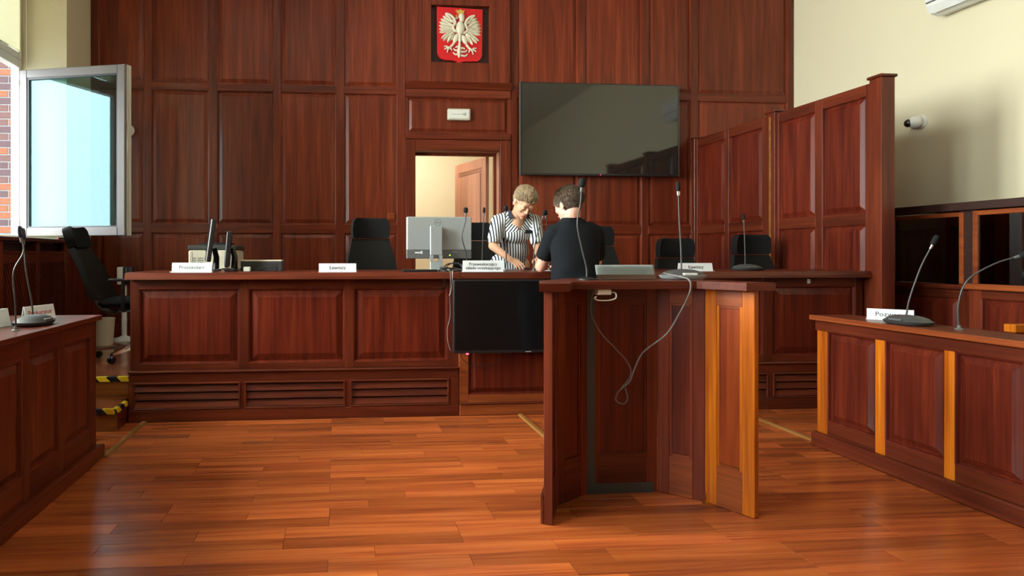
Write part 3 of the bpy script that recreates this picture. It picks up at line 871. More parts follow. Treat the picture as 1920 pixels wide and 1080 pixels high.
# floor bracket and toe piece
bk = MB()
bk.box(1.690 - 1.37, 1.735 - 1.37, 2.582 - 2.65, 2.602 - 2.65, 0.0, 0.003); bk.box(1.708 - 1.37, 1.722 - 1.37, 2.602 - 2.65, 2.606 - 2.65, 0.0, 0.045)
obj('floor_bracket', bk, 'brass', lec)
# small white box with a looped lead under the shelf
jb = thing('junction_box', 'small white cable box under the front edge of the lectern shelf', 'box', (1.215, 2.585, LH - 0.027))
obj('case', box(-0.032, 0.032, -0.01, 0.03, 0.0, 0.027, ch=0.003), 'offwhite', jb)
obj('lead', MB().tube([(0.032, 0.0, 0.012), (0.052, -0.005, 0.008), (0.052, -0.008, -0.014), (0.02, -0.01, -0.024), (-0.03, -0.01, -0.024), (-0.046, -0.006, -0.016), (-0.036, 0.0, -0.008)], 0.0035, 6, smooth=4), 'offwhite', jb, 60)

# ================================================================== WALL THINGS
# emblem: white crowned eagle on a red shield
em = thing('coat_of_arms', 'red shield with white crowned eagle high on the panelled wall', 'emblem', (1.339, YW - 0.005, 3.52))
def sh(x, y): return ((x - 630) * 0.000769, (540 - y) * 0.000769)
base = [(303, 130), (955, 150), (945, 800), (925, 850), (880, 885), (700, 888), (650, 900), (612, 928), (580, 895), (540, 880), (400, 872), (345, 845), (310, 790)]
obj('shield', MB().xzprism([sh(x, y) for x, y in base], -0.035, -0.008), 'shield', em)
eg = MB()
def leafs(p, q, w, y0=-0.060, y1=-0.035):
    """feather: pointed oval from root p to tip q, ridge proud"""
    (ax, az), (bx, bz) = sh(*p), sh(*q)
    dx, dz = bx - ax, bz - az
    L = math.hypot(dx, dz); ux, uz = dx / L, dz / L; nx, nz = -uz, ux
    w *= 0.000769
    pr_ = [(0.0, 0.35), (0.35, 0.9), (0.65, 1.0), (0.86, 0.7), (1.0, 0.0)]
    a_ = [eg.bm.verts.new((ax + ux * L * t + nx * w * k, y1, az + uz * L * t + nz * w * k)) for t, k in pr_]
    c_ = [eg.bm.verts.new((ax + ux * L * t, y0 if 0 < t < 1 else y1 - 0.006, az + uz * L * t)) for t, k in pr_]
    b_ = [eg.bm.verts.new((ax + ux * L * t - nx * w * k, y1, az + uz * L * t - nz * w * k)) for t, k in pr_]
    for i in range(len(pr_) - 1):
        eg.face([a_[i], a_[i + 1], c_[i + 1], c_[i]]); eg.face([c_[i], c_[i + 1], b_[i + 1], b_[i]])
def mir(p): return (1262 - p[0], p[1] + 20)
tips = [(415, 218), (383, 258), (352, 300), (332, 345), (326, 395), (326, 445), (330, 492), (358, 582), (388, 612), (450, 638), (505, 600)]
roots = [(520, 330), (510, 345), (500, 365), (492, 390), (490, 415), (490, 435), (495, 455), (505, 470), (520, 480), (535, 485), (550, 490)]
for p, q in zip(roots, tips):
    leafs(p, q, 24); leafs(mir(p), mir(q), 24)
for p, q in (((545, 350), (470, 300)), ((540, 400), (440, 360)), ((540, 430), (430, 420)), ((545, 455), (440, 480)), ((555, 475), (480, 540))):
    leafs(p, q, 22, -0.068, -0.045); leafs(mir(p), mir(q), 22, -0.068, -0.045)
def egell(c, r, yc=-0.045, ry=0.022, rot=0):
    x, z = sh(*c)
    eg.ell((x, yc, z), (r[0] * 0.000769, ry, r[1] * 0.000769), (0, rot, 0), 12)
for s_ in (0, 1):
    P_ = (lambda p: p) if s_ == 0 else mir
    sg = 1 if s_ == 0 else -1
    arc = [(425, 228), (480, 245), (525, 280), (552, 325), (558, 365), (540, 385)]
    eg.tube([(sh(*P_(p))[0], -0.048, sh(*P_(p))[1]) for p in arc], [0.012, 0.018], 8, smooth=3)
    eg.tube([(sh(*P_(p))[0], -0.046, sh(*P_(p))[1]) for p in ((545, 385), (525, 430), (560, 470), (600, 470))], [0.014, 0.018], 8, smooth=3)
    egell(P_((572, 570)), (38, 75), rot=sg * 0.45)
    eg.tube([(sh(*P_(p))[0], -0.046, sh(*P_(p))[1]) for p in ((545, 640), (500, 690), (465, 715))], [0.014, 0.011], 8)
    for q in ((400, 690), (405, 735), (445, 775), (512, 745), (505, 720)):
        eg.tube([(sh(*P_(p))[0], -0.046, sh(*P_(p))[1]) for p in ((470, 712), ((470 + q[0]) / 2, (702 + q[1]) / 2 - 8), q)], [0.011, 0.006], 6, smooth=3)
    for (p0, p1, p2) in (((622, 690), (585, 690), (565, 705)), ((622, 740), (560, 740), (535, 715)), ((622, 790), (560, 800), (528, 770))):
        eg.tube([(sh(*P_(p))[0], -0.046, sh(*P_(p))[1]) for p in (p0, p1, p2)], [0.013, 0.006], 6, smooth=4)
egell((632, 430), (62, 100), -0.05, 0.035)
egell((655, 290), (36, 70), -0.05, 0.028, 0.12)
egell((640, 262), (40, 36), -0.052, 0.028)
leafs((610, 275), (560, 292), 16, -0.07, -0.045)
egell((625, 560), (24, 90)); leafs((622, 640), (618, 845), 30); egell((622, 680), (20, 70))
obj('eagle', eg, 'eagle', em, 50)
cr_ = [(565, 178), (595, 190), (632, 168), (662, 192), (690, 182), (672, 230), (600, 236)]
obj('crown', MB().xzprism([sh(x, y) for x, y in cr_], -0.062, -0.04), 'gold', em)
bk = MB()
x_, z_ = sh(575, 262); bk.ell((x_, -0.06, z_), (0.012, 0.012, 0.008), None, 8)
obj('beak', bk, 'gold', em, 60)

# emergency light over the door
el = thing('emergency_light', 'small white rectangular emergency light above the doorway', 'light fitting', (1.330, YW, 2.615))
obj('case', box(-0.124, 0.124, -0.045, 0.0, 0.0, 0.122, ch=0.008), 'offwhite', el)
obj('diffuser', box(-0.105, 0.105, -0.050, -0.0452, 0.015, 0.107, ch=0.003), 'white', el)
mk_ = MB(); mk_.box(-0.085, 0.02, -0.0515, -0.0502, 0.055, 0.060); mk_.box(0.055, 0.075, -0.0515, -0.0502, 0.045, 0.075); mk_.box(0.03, 0.05, -0.0515, -0.0502, 0.052, 0.066)
obj('marking', mk_, 'greyink', el)

sw = thing('light_switch', 'small brown light switch on the panelled wall above a chair', 'switch', (0.592, YW + 0.004, 1.53))
obj('plate', box(-0.038, 0.038, -0.012, 0.0, 0.0, 0.074, ch=0.003), 'amber_h', sw)
obj('rocker', box(-0.024, 0.024, -0.017, -0.0122, 0.014, 0.060, ch=0.003), 'amber_h', sw)

# televisions
tv = thing('television', 'large wall-mounted television on the panelled wall', 'television', (2.880, 6.22, 2.015))
obj('bezel', box(-0.892, 0.892, -0.012, 0.035, 0.0, 1.008, ch=0.003), 'plastic', tv)
obj('screen', box(-0.878, 0.878, -0.0135, -0.0122, 0.022, 0.996), 'screen', tv)
obj('wall_bracket', box(-0.3, 0.3, 0.0352, 0.098, 0.25, 0.75), 'plastic', tv)
obj('power_led', box(-0.004, 0.004, -0.0145, -0.0122, 0.006, 0.014), 'led', tv)
for (a, b) in ((-0.896, -0.8925), (0.8925, 0.896)): obj('side_trim', box(a, b, -0.014, 0.02, 0.0, 1.008), 'mgrey', tv)
t2 = thing('television', 'black television hung low on the bench front beside the lectern', 'television', (1.300, 4.05, 0.462))
obj('bezel', box(-0.484, 0.484, -0.010, 0.03, 0.0, 0.514, ch=0.003), 'plastic', t2)
obj('screen', box(-0.472, 0.472, -0.0115, -0.0102, 0.022, 0.504), 'screen_m', t2)
obj('wall_bracket', box(-0.2, 0.2, 0.0302, 0.088, 0.12, 0.42), 'plastic', t2)
obj('power_led', MB().ell((-0.385, -0.008, -0.004), (0.012, 0.006, 0.006)), 'led', t2, 60)
obj('logo_plate', box(0.03, 0.07, -0.0125, -0.0102, 0.004, 0.010), 'silver', t2)

# cameras on the walls
def dome_cam(loc, rz, lb):
    c = thing('security_camera', lb, 'camera', loc, rz, 'security cameras on the walls')
    obj('base', MB().lathe([(0, 0), (0.062, 0.0), (0.062, 0.018), (0.056, 0.026), (0, 0.026)], rot=(PI / 2, 0, 0), n=24), 'white', c, 40)
    obj('body', MB().ell((0.0, -0.055, 0.0), (0.055, 0.05, 0.055), None, 20), 'white', c, 60)
    obj('eye', MB().ell((-0.03, -0.088, -0.004), (0.037, 0.032, 0.037), None, 16), 'screen', c, 60)
    return c
dome_cam((5.2195, 4.865, 2.338), -PI / 2, 'white turret security camera on the cream right wall')
dome_cam((-2.165, YW + 0.0025, 2.45), 0, 'white turret security camera on the panelled wall behind the open casement')

# air conditioner
ac = thing('air_conditioner', 'white air conditioner high on the cream wall at the top right', 'air conditioner', (5.2195, 4.63, 3.185), -PI / 2)
prof = [(0.0, 0.02), (-0.10, 0.0), (-0.17, 0.02), (-0.205, 0.075), (-0.21, 0.10), (-0.21, 0.285), (-0.16, 0.30), (0.0, 0.30)]
obj('case', MB().yzprism(prof, 0.0, 0.90), 'white', ac)
obj('front_panel', box(0.0, 0.90, -0.222, -0.2105, 0.108, 0.285, ch=0.005), 'white', ac)
obj('seam', box(0.004, 0.896, -0.2112, -0.2102, 0.098, 0.107), 'dgrey', ac)
obj('flap', MB().yzprism([(-0.175, 0.012), (-0.209, 0.068), (-0.213, 0.066), (-0.179, 0.008)], 0.04, 0.86), 'white', ac)

# ================================================================== OFFICE CHAIRS
def make_chair(lb):
    """origin on the floor under the column, sitter faces -y"""
    c = thing('office_chair', lb, 'chair', group='black office chairs')
    hub = MB().tube([(0, 0, 0.055), (0, 0, 0.40)], [0.028, 0.025], 14)
    obj('column', hub, 'plastic', c, 40)
    for k in range(5):
        a = 2 * PI * k / 5 + 0.3
        d = Vector((math.cos(a), math.sin(a), 0)); n_ = Vector((-d.y, d.x, 0))
        mb = MB(); b = mb.bm
        sec = [(0.02, 0.028, 0.075, 0.115), (0.16, 0.022, 0.072, 0.100), (0.30, 0.016, 0.062, 0.080)]
        rings = [[b.verts.new(d * r + n_ * s * w + Vector((0, 0, z))) for (s, z) in ((-1, lo), (1, lo), (0.7, hi), (-0.7, hi))] for r, w, lo, hi in sec]
        for p, q in zip(rings, rings[1:]):
            for i in range(4): mb.face([p[i], p[(i + 1) % 4], q[(i + 1) % 4], q[i]])
        mb.face(rings[0]); mb.face(rings[-1][::-1])
        lg = obj('base_leg', mb, 'chrome', c)
        w = MB()
        for s in (-1, 1):
            w.lathe([(0, -0.009), (0.027, -0.009), (0.0285, 0), (0.027, 0.009), (0, 0.009)], d * 0.30 + n_ * s * 0.013 + Vector((0, 0, 0.0288)), 14, rot=(PI / 2, 0, a))
        obj('castor', w, 'plastic', lg, 40)
    obj('mechanism', box(-0.07, 0.07, -0.11, 0.13, 0.385, 0.425, ch=0.01), 'plastic', c)
    st_ = MB()
    st_.box(-0.225, 0.225, -0.25, 0.23, 0.425, 0.50, ch=0.03)
    obj('seat', st_, 'black', c, 50)
    # backrest: wide below, narrow above, curved
    mb = MB(); b = mb.bm
    secs = [(0.53, 0.225, 0.215), (0.60, 0.232, 0.232), (0.72, 0.222, 0.238), (0.84, 0.200, 0.250), (0.93, 0.178, 0.270), (0.985, 0.165, 0.285)]
    rings = []
    for z, w, y in secs:
        ring = []
        for k in range(9):
            t = -1 + 2 * k / 8
            ring.append(b.verts.new((w * t, y - 0.025 * t * t, z)))
        for k in range(9):
            t = 1 - 2 * k / 8
            ring.append(b.verts.new((w * t, y + 0.045 - 0.018 * t * t, z)))
        rings.append(ring)
    for p, q in zip(rings, rings[1:]):
        for i in range(18): mb.face([p[i], p[(i + 1) % 18], q[(i + 1) % 18], q[i]])
    mb.face(rings[0]); mb.face(rings[-1][::-1])
    obj('backrest', mb, 'blackmesh', c, 55)
    obj('back_shell', MB().tube([(0, 0.07, 0.40), (0, 0.20, 0.40), (0, 0.285, 0.47), (0, 0.295, 0.60), (0, 0.285, 0.75)], [0.020, 0.016], 8, smooth=4), 'mgrey', c, 50)
    hr = MB(); b = hr.bm
    rings = []
    for z, w, dy in ((0.990, 0.145, 0.0), (1.0, 0.158, -0.004), (1.07, 0.163, -0.008), (1.13, 0.155, -0.010), (1.155, 0.138, -0.006), (1.163, 0.12, 0.0)):
        ring = []
        for k in range(9):
            t = -1 + 2 * k / 8
            ring.append(b.verts.new((w * t, 0.272 + dy - 0.030 * t * t, z)))
        for k in range(9):
            t = 1 - 2 * k / 8
            ring.append(b.verts.new((w * t, 0.335 - 0.025 * t * t, z)))
        rings.append(ring)
    for p, q in zip(rings, rings[1:]):
        for i in range(18): hr.face([p[i], p[(i + 1) % 18], q[(i + 1) % 18], q[i]])
    hr.face(rings[0]); hr.face(rings[-1][::-1])
    obj('headrest', hr, 'black', c, 55)
    for s in (-1, 1):
        ar = obj('arm_support', MB().tube([(s * 0.20, 0.02, 0.41), (s * 0.25, 0.02, 0.42), (s * 0.255, 0.02, 0.50), (s * 0.25, 0.02, 0.642)], [0.017, 0.015], 8, smooth=3), 'plastic', c, 50)
        obj('arm_pad', box(s * 0.25 - 0.035, s * 0.25 + 0.035, -0.13, 0.13, 0.640, 0.664, ch=0.010), 'plastic', ar)
    return c
ch0 = make_chair('black office chair with headrest left of the grey monitor')
ch0.location = (0.350, 4.72, PZ); ch0.rotation_euler = (0, 0, 0.22)
for (x, y, dz, rz, lb) in ((1.345, 5.30, 0.0, 0.05, 'black office chair behind the woman in the striped blouse'),
                           (2.235, 4.82, -0.06, -0.25, 'black office chair behind the person in the black shirt'),
                           (3.025, 4.76, -0.165, 0.0, 'black office chair behind the bench, next left of the one at the tall screen'),
                           (3.645, 4.62, -0.135, 0.03, 'black office chair in front of the tall panelled screen')):
    c = copy_tree(ch0, (x, y, PZ), rz, lb)
    for ch in c.children:
        if ch.name.startswith(('headrest', 'backrest', 'back_shell', 'seat', 'arm_support', 'mechanism')): ch.location.z += dz
lc = copy_tree(ch0, (-1.66, 5.02, PZ), PI / 2 + 0.02, 'black office chair with chrome base turned sideways beside the open casement')
rec = Matrix.Translation((0, 0.12, 0.45)) @ Matrix.Rotation(-0.33, 4, 'X') @ Matrix.Translation((0, -0.12, -0.45))
for ch in lc.children:
    if ch.name.startswith(('headrest', 'backrest', 'back_shell')): ch.matrix_local = rec

# ================================================================== SIGNS
def sign(loc, rz, w, h, lines, size, lb, ink='ink', tilt=0.22, group='name signs', holder=False, zt=0.0):
    t = thing('name_sign', lb, 'sign', loc, rz, group)
    d = h * math.tan(tilt)
    # bent card: sloping front, foot, sloping back
    fr = MB().yzprism([(0, 0.002), (0.003, 0.002), (d + 0.003, h), (d, h)], -w / 2, w / 2)
    obj('front_card', fr, 'paper', t)
    obj('foot', box(-w / 2 - 0.004, w / 2 + 0.004, -0.012, 2 * d + 0.012, 0.0, 0.002), 'acrylic' if holder else 'paper', t)
    obj('back_card', MB().yzprism([(2 * d, 0.002), (2 * d + 0.003, 0.002), (d + 0.006, h), (d + 0.0035, h)], -w / 2, w / 2), 'paper', t)
    n = len(lines)
    for k, tx in enumerate(lines):
        me = text_mesh(tx, size)
        zc = h * (0.5 + 0.34 * ((n - 1) / 2 - k)) + zt
        o = obj('lettering', me, ink, t)
        o.location = (0, d * zc / h - 0.0006, zc); o.rotation_euler = (-tilt, 0, 0)
    return t
sign((-0.994, 4.135, BZ), 0, 0.270, 0.066, ['Protokolant'], 0.036, 'white name sign reading Protokolant on the bench')
sign((0.010, 4.135, BZ), 0, 0.262, 0.060, ['Ławnicy'], 0.036, 'white name sign reading Ławnicy on the bench left of the grey monitor')
sign((1.048, 4.120, BZ), 0, 0.288, 0.080, ['Przewodniczący', 'składu orzekającego'], 0.031, 'white two-line name sign reading Przewodniczący składu orzekającego')
sign((2.649, 4.135, BZ), 0, 0.258, 0.060, ['Ławnicy'], 0.036, 'white name sign reading Ławnicy on the bench behind the lectern')
sign((-1.545, 3.215, 0.812), PI / 2 - 0.28, 0.20, 0.072, ['Prokurator'], 0.036, 'white name sign with red lettering reading Prokurator on the left desk', 'redink')
sign((-1.60, 2.790, 0.812), PI / 2 - 0.28, 0.32, 0.082, ['Oskarżyciel', 'posiłkowy'], 0.036, 'white name sign with red lettering cut off by the left edge of the photo', 'redink')
sign((3.080, 3.045, 0.786), -PI / 2 + 0.80, 0.200, 0.060, ['Pozwany'], 0.036, 'white name sign reading Pozwany on the right desk')
# blank holder on the lectern
bh = thing('sign_holder', 'blank clear acrylic sign holder standing on the lectern', 'sign holder', (1.382, 2.700, LH + 0.035))
obj('foot', box(-0.146, 0.150, -0.004, 0.085, 0.0, 0.003), 'acrylic', bh)
obj('front_plate', MB().yzprism([(0.0, 0.003), (0.003, 0.003), (0.025, 0.072), (0.022, 0.072)], -0.146, 0.146), 'acrylic', bh)
obj('card', MB().yzprism([(0.0125, 0.026), (0.0138, 0.026), (0.0305, 0.072), (0.029, 0.072)], -0.143, 0.143), 'paper', bh)
tag(obj('paper_sheet', box(-1.168, -1.0, 4.225, 4.44, BZ + 0.0003, BZ + 0.0025), 'paper'), 'loose white papers behind the Protokolant sign', 'paper')
tag(obj('paper_sheet', MB().prism([(1.47, 4.28), (1.60, 4.25), (1.68, 4.45), (1.55, 4.48)], BZ + 0.0004, BZ + 0.0015), 'paper'), 'white paper under the woman\'s hands on the bench', 'paper')

# ================================================================== MICROPHONES
def goose(name, lb, pts, base, head_r=0.011, head_l=0.05, neck='cable', headmat='mic', base_kind='disc', foam=False, rz=0, thick=0.0042, metal=False, tray='dgrey'):
    t = thing('microphone', lb, 'microphone', base, rz, 'gooseneck microphones')
    B = Vector(base)
    Rm = Matrix.Rotation(-rz, 3, 'Z')
    P = [Rm @ (Vector(p) - B) for p in pts]
    obj('gooseneck', MB().tube(P, [thick, thick * 0.8], 8, smooth=6), neck, t, 60)
    d = (P[-1] - P[-2]).normalized()
    q = d.to_track_quat('Z', 'Y').to_matrix()
    prof = [(0, -0.012), (0.006, -0.012), (0.007, 0.0), (head_r * 0.8, 0.004), (head_r, head_l * 0.3), (head_r, head_l * 0.75), (head_r * 0.7, head_l * 0.95), (0, head_l)]
    m = MB().lathe([(r, z) for r, z in prof], n=14)
    for v in m.bm.verts: v.co = q @ v.co + P[-1]
    h = obj('mic_head', m, headmat, t, 50)
    c = MB().lathe([(0, -0.02), (0.0065, -0.02), (0.0072, -0.006), (0.0072, 0.002), (0, 0.002)], n=12)
    for v in c.bm.verts: v.co = q @ v.co + P[-1]
    obj('collar', c, 'chrome' if metal else 'mgrey', t, 40)
    if base_kind == 'disc':
        obj('base', MB().lathe([(0, 0), (0.045, 0), (0.045, 0.005), (0.030, 0.010), (0.010, 0.014), (0, 0.014)], n=24), 'plastic', t, 40)
    elif base_kind == 'flange':
        obj('base', MB().lathe([(0, 0), (0.018, 0), (0.018, 0.003), (0.009, 0.007), (0.007, 0.020), (0, 0.020)], n=20), 'mgrey', t, 40)
    elif base_kind == 'unit':
        # conference unit: pale tray, domed dark speaker, buttons
        def pill(sx, sy, z, n=28): return [(sx * math.copysign(abs(math.cos(2 * PI * k / n)) ** 0.6, math.cos(2 * PI * k / n)), sy * math.copysign(abs(math.sin(2 * PI * k / n)) ** 0.8, math.sin(2 * PI * k / n)), z) for k in range(n)]
        def loft(levels):
            mb = MB(); rg = [[mb.bm.verts.new(p) for p in pill(*lv)] for lv in levels]
            for a, b in zip(rg, rg[1:]):
                for k in range(len(a)): mb.face([a[k], a[(k + 1) % len(a)], b[(k + 1) % len(b)], b[k]])
            mb.face(rg[0][::-1]); mb.face(rg[-1]); return mb
        obj('tray', loft([(0.088, 0.062, 0.0), (0.100, 0.072, 0.006), (0.108, 0.078, 0.020), (0.104, 0.074, 0.021)]), tray, t, 40)
        obj('speaker_dome', loft([(0.103, 0.073, 0.0205), (0.085, 0.058, 0.036), (0.055, 0.038, 0.046), (0.015, 0.012, 0.050)]), 'dgrey', t, 40)
        obj('button_plate', box(-0.038, 0.032, -0.074, -0.060, 0.0215, 0.0325, ch=0.002), 'white' if tray == 'silver' else 'mgrey', t)
    return t
zB = BZ
goose('m', 'gooseneck microphone with foam head in front of the grey monitor', [(0.950, 4.22, zB), (0.945, 4.22, zB + 0.13), (0.915, 4.22, zB + 0.25), (0.940, 4.22, zB + 0.36), (0.942, 4.22, zB + 0.425)], (0.950, 4.22, zB), 0.016, 0.042, 'cable_b', base_kind='flange')
goose('m', 'slim gooseneck microphone standing just right of the grey monitor', [(1.082, 4.30, zB), (1.088, 4.30, zB + 0.2), (1.094, 4.30, zB + 0.36), (1.098, 4.30, zB + 0.43)], (1.082, 4.30, zB), 0.010, 0.045, 'cable_b', base_kind='flange')
goose('m', 'gooseneck microphone with black foam head beside the woman\'s shoulder', [(1.272, 4.33, zB), (1.276, 4.33, zB + 0.12), (1.268, 4.33, zB + 0.3), (1.272, 4.33, zB + 0.45)], (1.272, 4.33, zB), 0.016, 0.042, 'cable_b', base_kind='flange')
goose('m', 'gooseneck microphone slanting up between the two people', [(1.470, 4.28, zB), (1.475, 4.28, zB + 0.16), (1.505, 4.28, zB + 0.30), (1.542, 4.28, zB + 0.41)], (1.470, 4.28, zB), 0.012, 0.05, 'cable', base_kind='flange')
goose('m', 'short gooseneck microphone with foam head right behind the slanting one', [(1.640, 4.42, zB), (1.642, 4.42, zB + 0.16), (1.630, 4.42, zB + 0.30), (1.612, 4.42, zB + 0.425)], (1.640, 4.42, zB), 0.017, 0.042, 'cable_b', base_kind='flange')
zL = LH + 0.035
goose('m', 'tall gooseneck microphone with foam ball on the left of the lectern', [(1.207, 2.75, zL), (1.205, 2.75, zL + 0.06), (1.180, 2.75, zL + 0.16), (1.160, 2.75, zL + 0.27), (1.176, 2.75, zL + 0.37), (1.182, 2.75, zL + 0.445)], (1.207, 2.75, zL), 0.0165, 0.045, 'cable', base_kind='disc')
goose('m', 'tall straight microphone on a grey conference unit on the lectern', [(1.715, 2.80, zL + 0.045), (1.713, 2.80, zL + 0.15), (1.704, 2.80, zL + 0.3), (1.699, 2.80, zL + 0.435)], (1.712, 2.785, zL), 0.0105, 0.05, 'cable', base_kind='unit', metal=True, tray='silver')
goose('m', 'microphone on a dark conference unit on the bench before the tall screen', [(3.163, 4.32, zB + 0.045), (3.160, 4.32, zB + 0.2), (3.150, 4.32, zB + 0.39)], (3.163, 4.30, zB), 0.0105, 0.052, 'cable', base_kind='unit', metal=True)
zD = 0.812
goose('m', 'outer gooseneck microphone with blue-black head on the left desk', [(-1.425, 2.735, zD), (-1.43, 2.74, zD + 0.12), (-1.44, 2.745, zD + 0.26), (-1.405, 2.76, zD + 0.35), (-1.415, 2.76, zD + 0.415)], (-1.425, 2.735, zD), 0.011, 0.055, 'cable', 'micblue', base_kind='flange')
goose('m', 'inner gooseneck microphone on a conference unit on the left desk', [(-1.470, 2.975, zD + 0.045), (-1.478, 2.975, zD + 0.12), (-1.500, 2.97, zD + 0.26), (-1.512, 2.97, zD + 0.41)], (-1.455, 2.955, zD), 0.012, 0.06, 'cable', 'micblue', base_kind='unit', rz=PI / 2)
zR = 0.786
goose('m', 'slanting gooseneck microphone with unit beside the Pozwany sign', [(2.985, 2.860, zR + 0.045), (2.995, 2.850, zR + 0.14), (3.035, 2.830, zR + 0.30), (3.072, 2.805, zR + 0.415)], (2.985, 2.850, zR), 0.012, 0.055, 'cable', base_kind='unit', rz=-PI / 2, metal=True)
goose('m', 'bent gooseneck microphone arching to the right on the right desk', [(3.04, 2.645, zR), (3.035, 2.645, zR + 0.12), (3.06, 2.625, zR + 0.24), (3.14, 2.575, zR + 0.32), (3.215, 2.53, zR + 0.358)], (3.04, 2.645, zR), 0.0165, 0.05, 'cable', base_kind='flange')

# ================================================================== DESKTOP THINGS
mo = thing('monitor', 'silver-backed computer monitor on a column stand on the bench', 'monitor', (0.769, 4.36, BZ), 0.02)
obj('foot', box(-0.11, 0.11, -0.11, 0.09, 0.0, 0.012, ch=0.003), 'silver', mo)
col = MB()
col.box(-0.078, 0.012, -0.075, -0.05, 0.118, 0.335, ch=0.004); col.box(-0.078, -0.055, -0.075, -0.05, 0.072, 0.118); col.box(-0.011, 0.012, -0.075, -0.05, 0.072, 0.118); col.box(-0.078, 0.012, -0.075, -0.05, 0.012, 0.072, ch=0.003)
obj('column', col, 'silver', mo)
rg = MB(); n_ = 24
a_ = [rg.bm.verts.new((-0.033 + 0.0225 * math.cos(2 * PI * k / n_), -0.0755, 0.095 + 0.0225 * math.sin(2 * PI * k / n_))) for k in range(n_)]
b_ = [rg.bm.verts.new((-0.033 + 0.020 * math.cos(2 * PI * k / n_), -0.0755, 0.095 + 0.020 * math.sin(2 * PI * k / n_))) for k in range(n_)]
for k in range(n_): rg.face([a_[k], a_[(k + 1) % n_], b_[(k + 1) % n_], b_[k]])
obj('cable_hole', rg, 'dgrey', mo)
obj('mount', box(-0.06, 0.0, -0.05, -0.0225, 0.22, 0.33), 'dgrey', mo)
obj('housing', box(-0.246, 0.246, -0.022, 0.012, 0.155, 0.405, ch=0.006), 'silver', mo)
obj('lower_housing', box(-0.246, 0.246, -0.021, 0.012, 0.092, 0.1548, ch=0.004), 'mgrey', mo)
obj('screen', box(-0.246, 0.246, 0.0122, 0.020, 0.095, 0.403, ch=0.002), 'plastic', mo)
lg = MB()
a_ = [lg.bm.verts.new((-0.012 + 0.0255 * math.cos(2 * PI * k / n_), -0.0226, 0.362 + 0.0255 * math.sin(2 * PI * k / n_))) for k in range(n_)]
b_ = [lg.bm.verts.new((-0.012 + 0.0232 * math.cos(2 * PI * k / n_), -0.0226, 0.362 + 0.0232 * math.sin(2 * PI * k / n_))) for k in range(n_)]
for k in range(n_): lg.face([a_[k], a_[(k + 1) % n_], b_[(k + 1) % n_], b_[k]])
obj('logo_ring', lg, 'ink', mo)
o = obj('logo_lettering', text_mesh('DELL', 0.017, 0.0003), 'ink', mo); o.location = (-0.012, -0.0226, 0.362)
st_ = MB(); st_.box(-0.185, -0.145, -0.0218, -0.0211, 0.132, 0.142); st_.box(-0.143, -0.128, -0.0218, -0.0211, 0.128, 0.150)
obj('rating_label', st_, 'paper', mo)
obj('port_label', box(0.10, 0.135, -0.0218, -0.0211, 0.140, 0.146), 'greyink', mo)
obj('indicator', box(0.075, 0.083, -0.0225, -0.0211, 0.114, 0.122), 'ledg', mo)
tag(obj('keyboard', MB().box(0.47, 0.72, 4.125, 4.235, BZ + 0.0005, BZ + 0.016, ch=0.003), 'plastic'), 'black keyboard on the bench below the grey monitor', 'keyboard')
def cable(lb, pts, r, mat, cat='cable', k=6):
    return tag(obj('cable', MB().tube(pts, r, 6, smooth=k), mat, None, 60), lb, cat, 'loose cables')
rr = random.Random(3)
cz = BZ + 0.006
cable('tangle of black cables at the foot of the grey monitor', [(0.83, 4.235, cz + 0.02), (0.85, 4.21, cz), (0.77, 4.19, cz + 0.01), (0.82, 4.24, cz + 0.05), (0.91, 4.20, cz + 0.045), (0.92, 4.18, cz + 0.02), (0.86, 4.18, cz), (0.80, 4.21, cz + 0.03), (0.88, 4.24, cz + 0.06), (0.92, 4.19, cz + 0.01), (0.90, 4.17, cz), (0.78, 4.17, cz + 0.005), (0.84, 4.20, cz + 0.02), (0.93, 4.15, cz)], 0.0038, 'cable_b')
cable('black cable coil lying right of the tangle under the grey monitor', [(0.735, 4.17, cz), (0.75, 4.15, cz + 0.012), (0.80, 4.15, cz + 0.02), (0.83, 4.16, cz + 0.01), (0.80, 4.18, cz), (0.75, 4.18, cz + 0.02), (0.78, 4.15, cz + 0.026), (0.84, 4.14, cz + 0.004)], 0.006, 'cable_b')
cable('thin black cable dropping over the worktop edge in a loop', [(0.745, 4.16, cz), (0.745, 4.073, cz - 0.005), (0.758, 4.070, 0.95), (0.748, 4.15, 0.915), (0.735, 4.154, 0.90), (0.760, 4.154, 0.895), (0.768, 4.152, 0.90)], 0.0018, 'cable_b')
cable('grey cable with a plug hanging down over the worktop edge', [(0.84, 4.16, cz), (0.815, 4.074, cz - 0.002), (0.812, 4.069, 0.96), (0.806, 4.10, 0.88), (0.798, 4.11, 0.865)], 0.0032, 'cable_l')
cable('thin pale cable hanging from the worktop behind the low television', [(0.80, 4.16, cz), (0.798, 4.072, cz - 0.004), (0.80, 4.069, 0.95), (0.805, 4.12, 0.85), (0.81, 4.13, 0.72), (0.79, 4.135, 0.62), (0.795, 4.135, 0.53), (0.812, 4.13, 0.47)], 0.0018, 'cable_l')
cable('dark cable looping below the low television', [(0.872, 4.11, 0.46), (0.90, 4.115, 0.405), (0.96, 4.115, 0.365), (1.06, 4.115, 0.355), (1.16, 4.115, 0.385), (1.24, 4.11, 0.45)], 0.0026, 'cable_b')
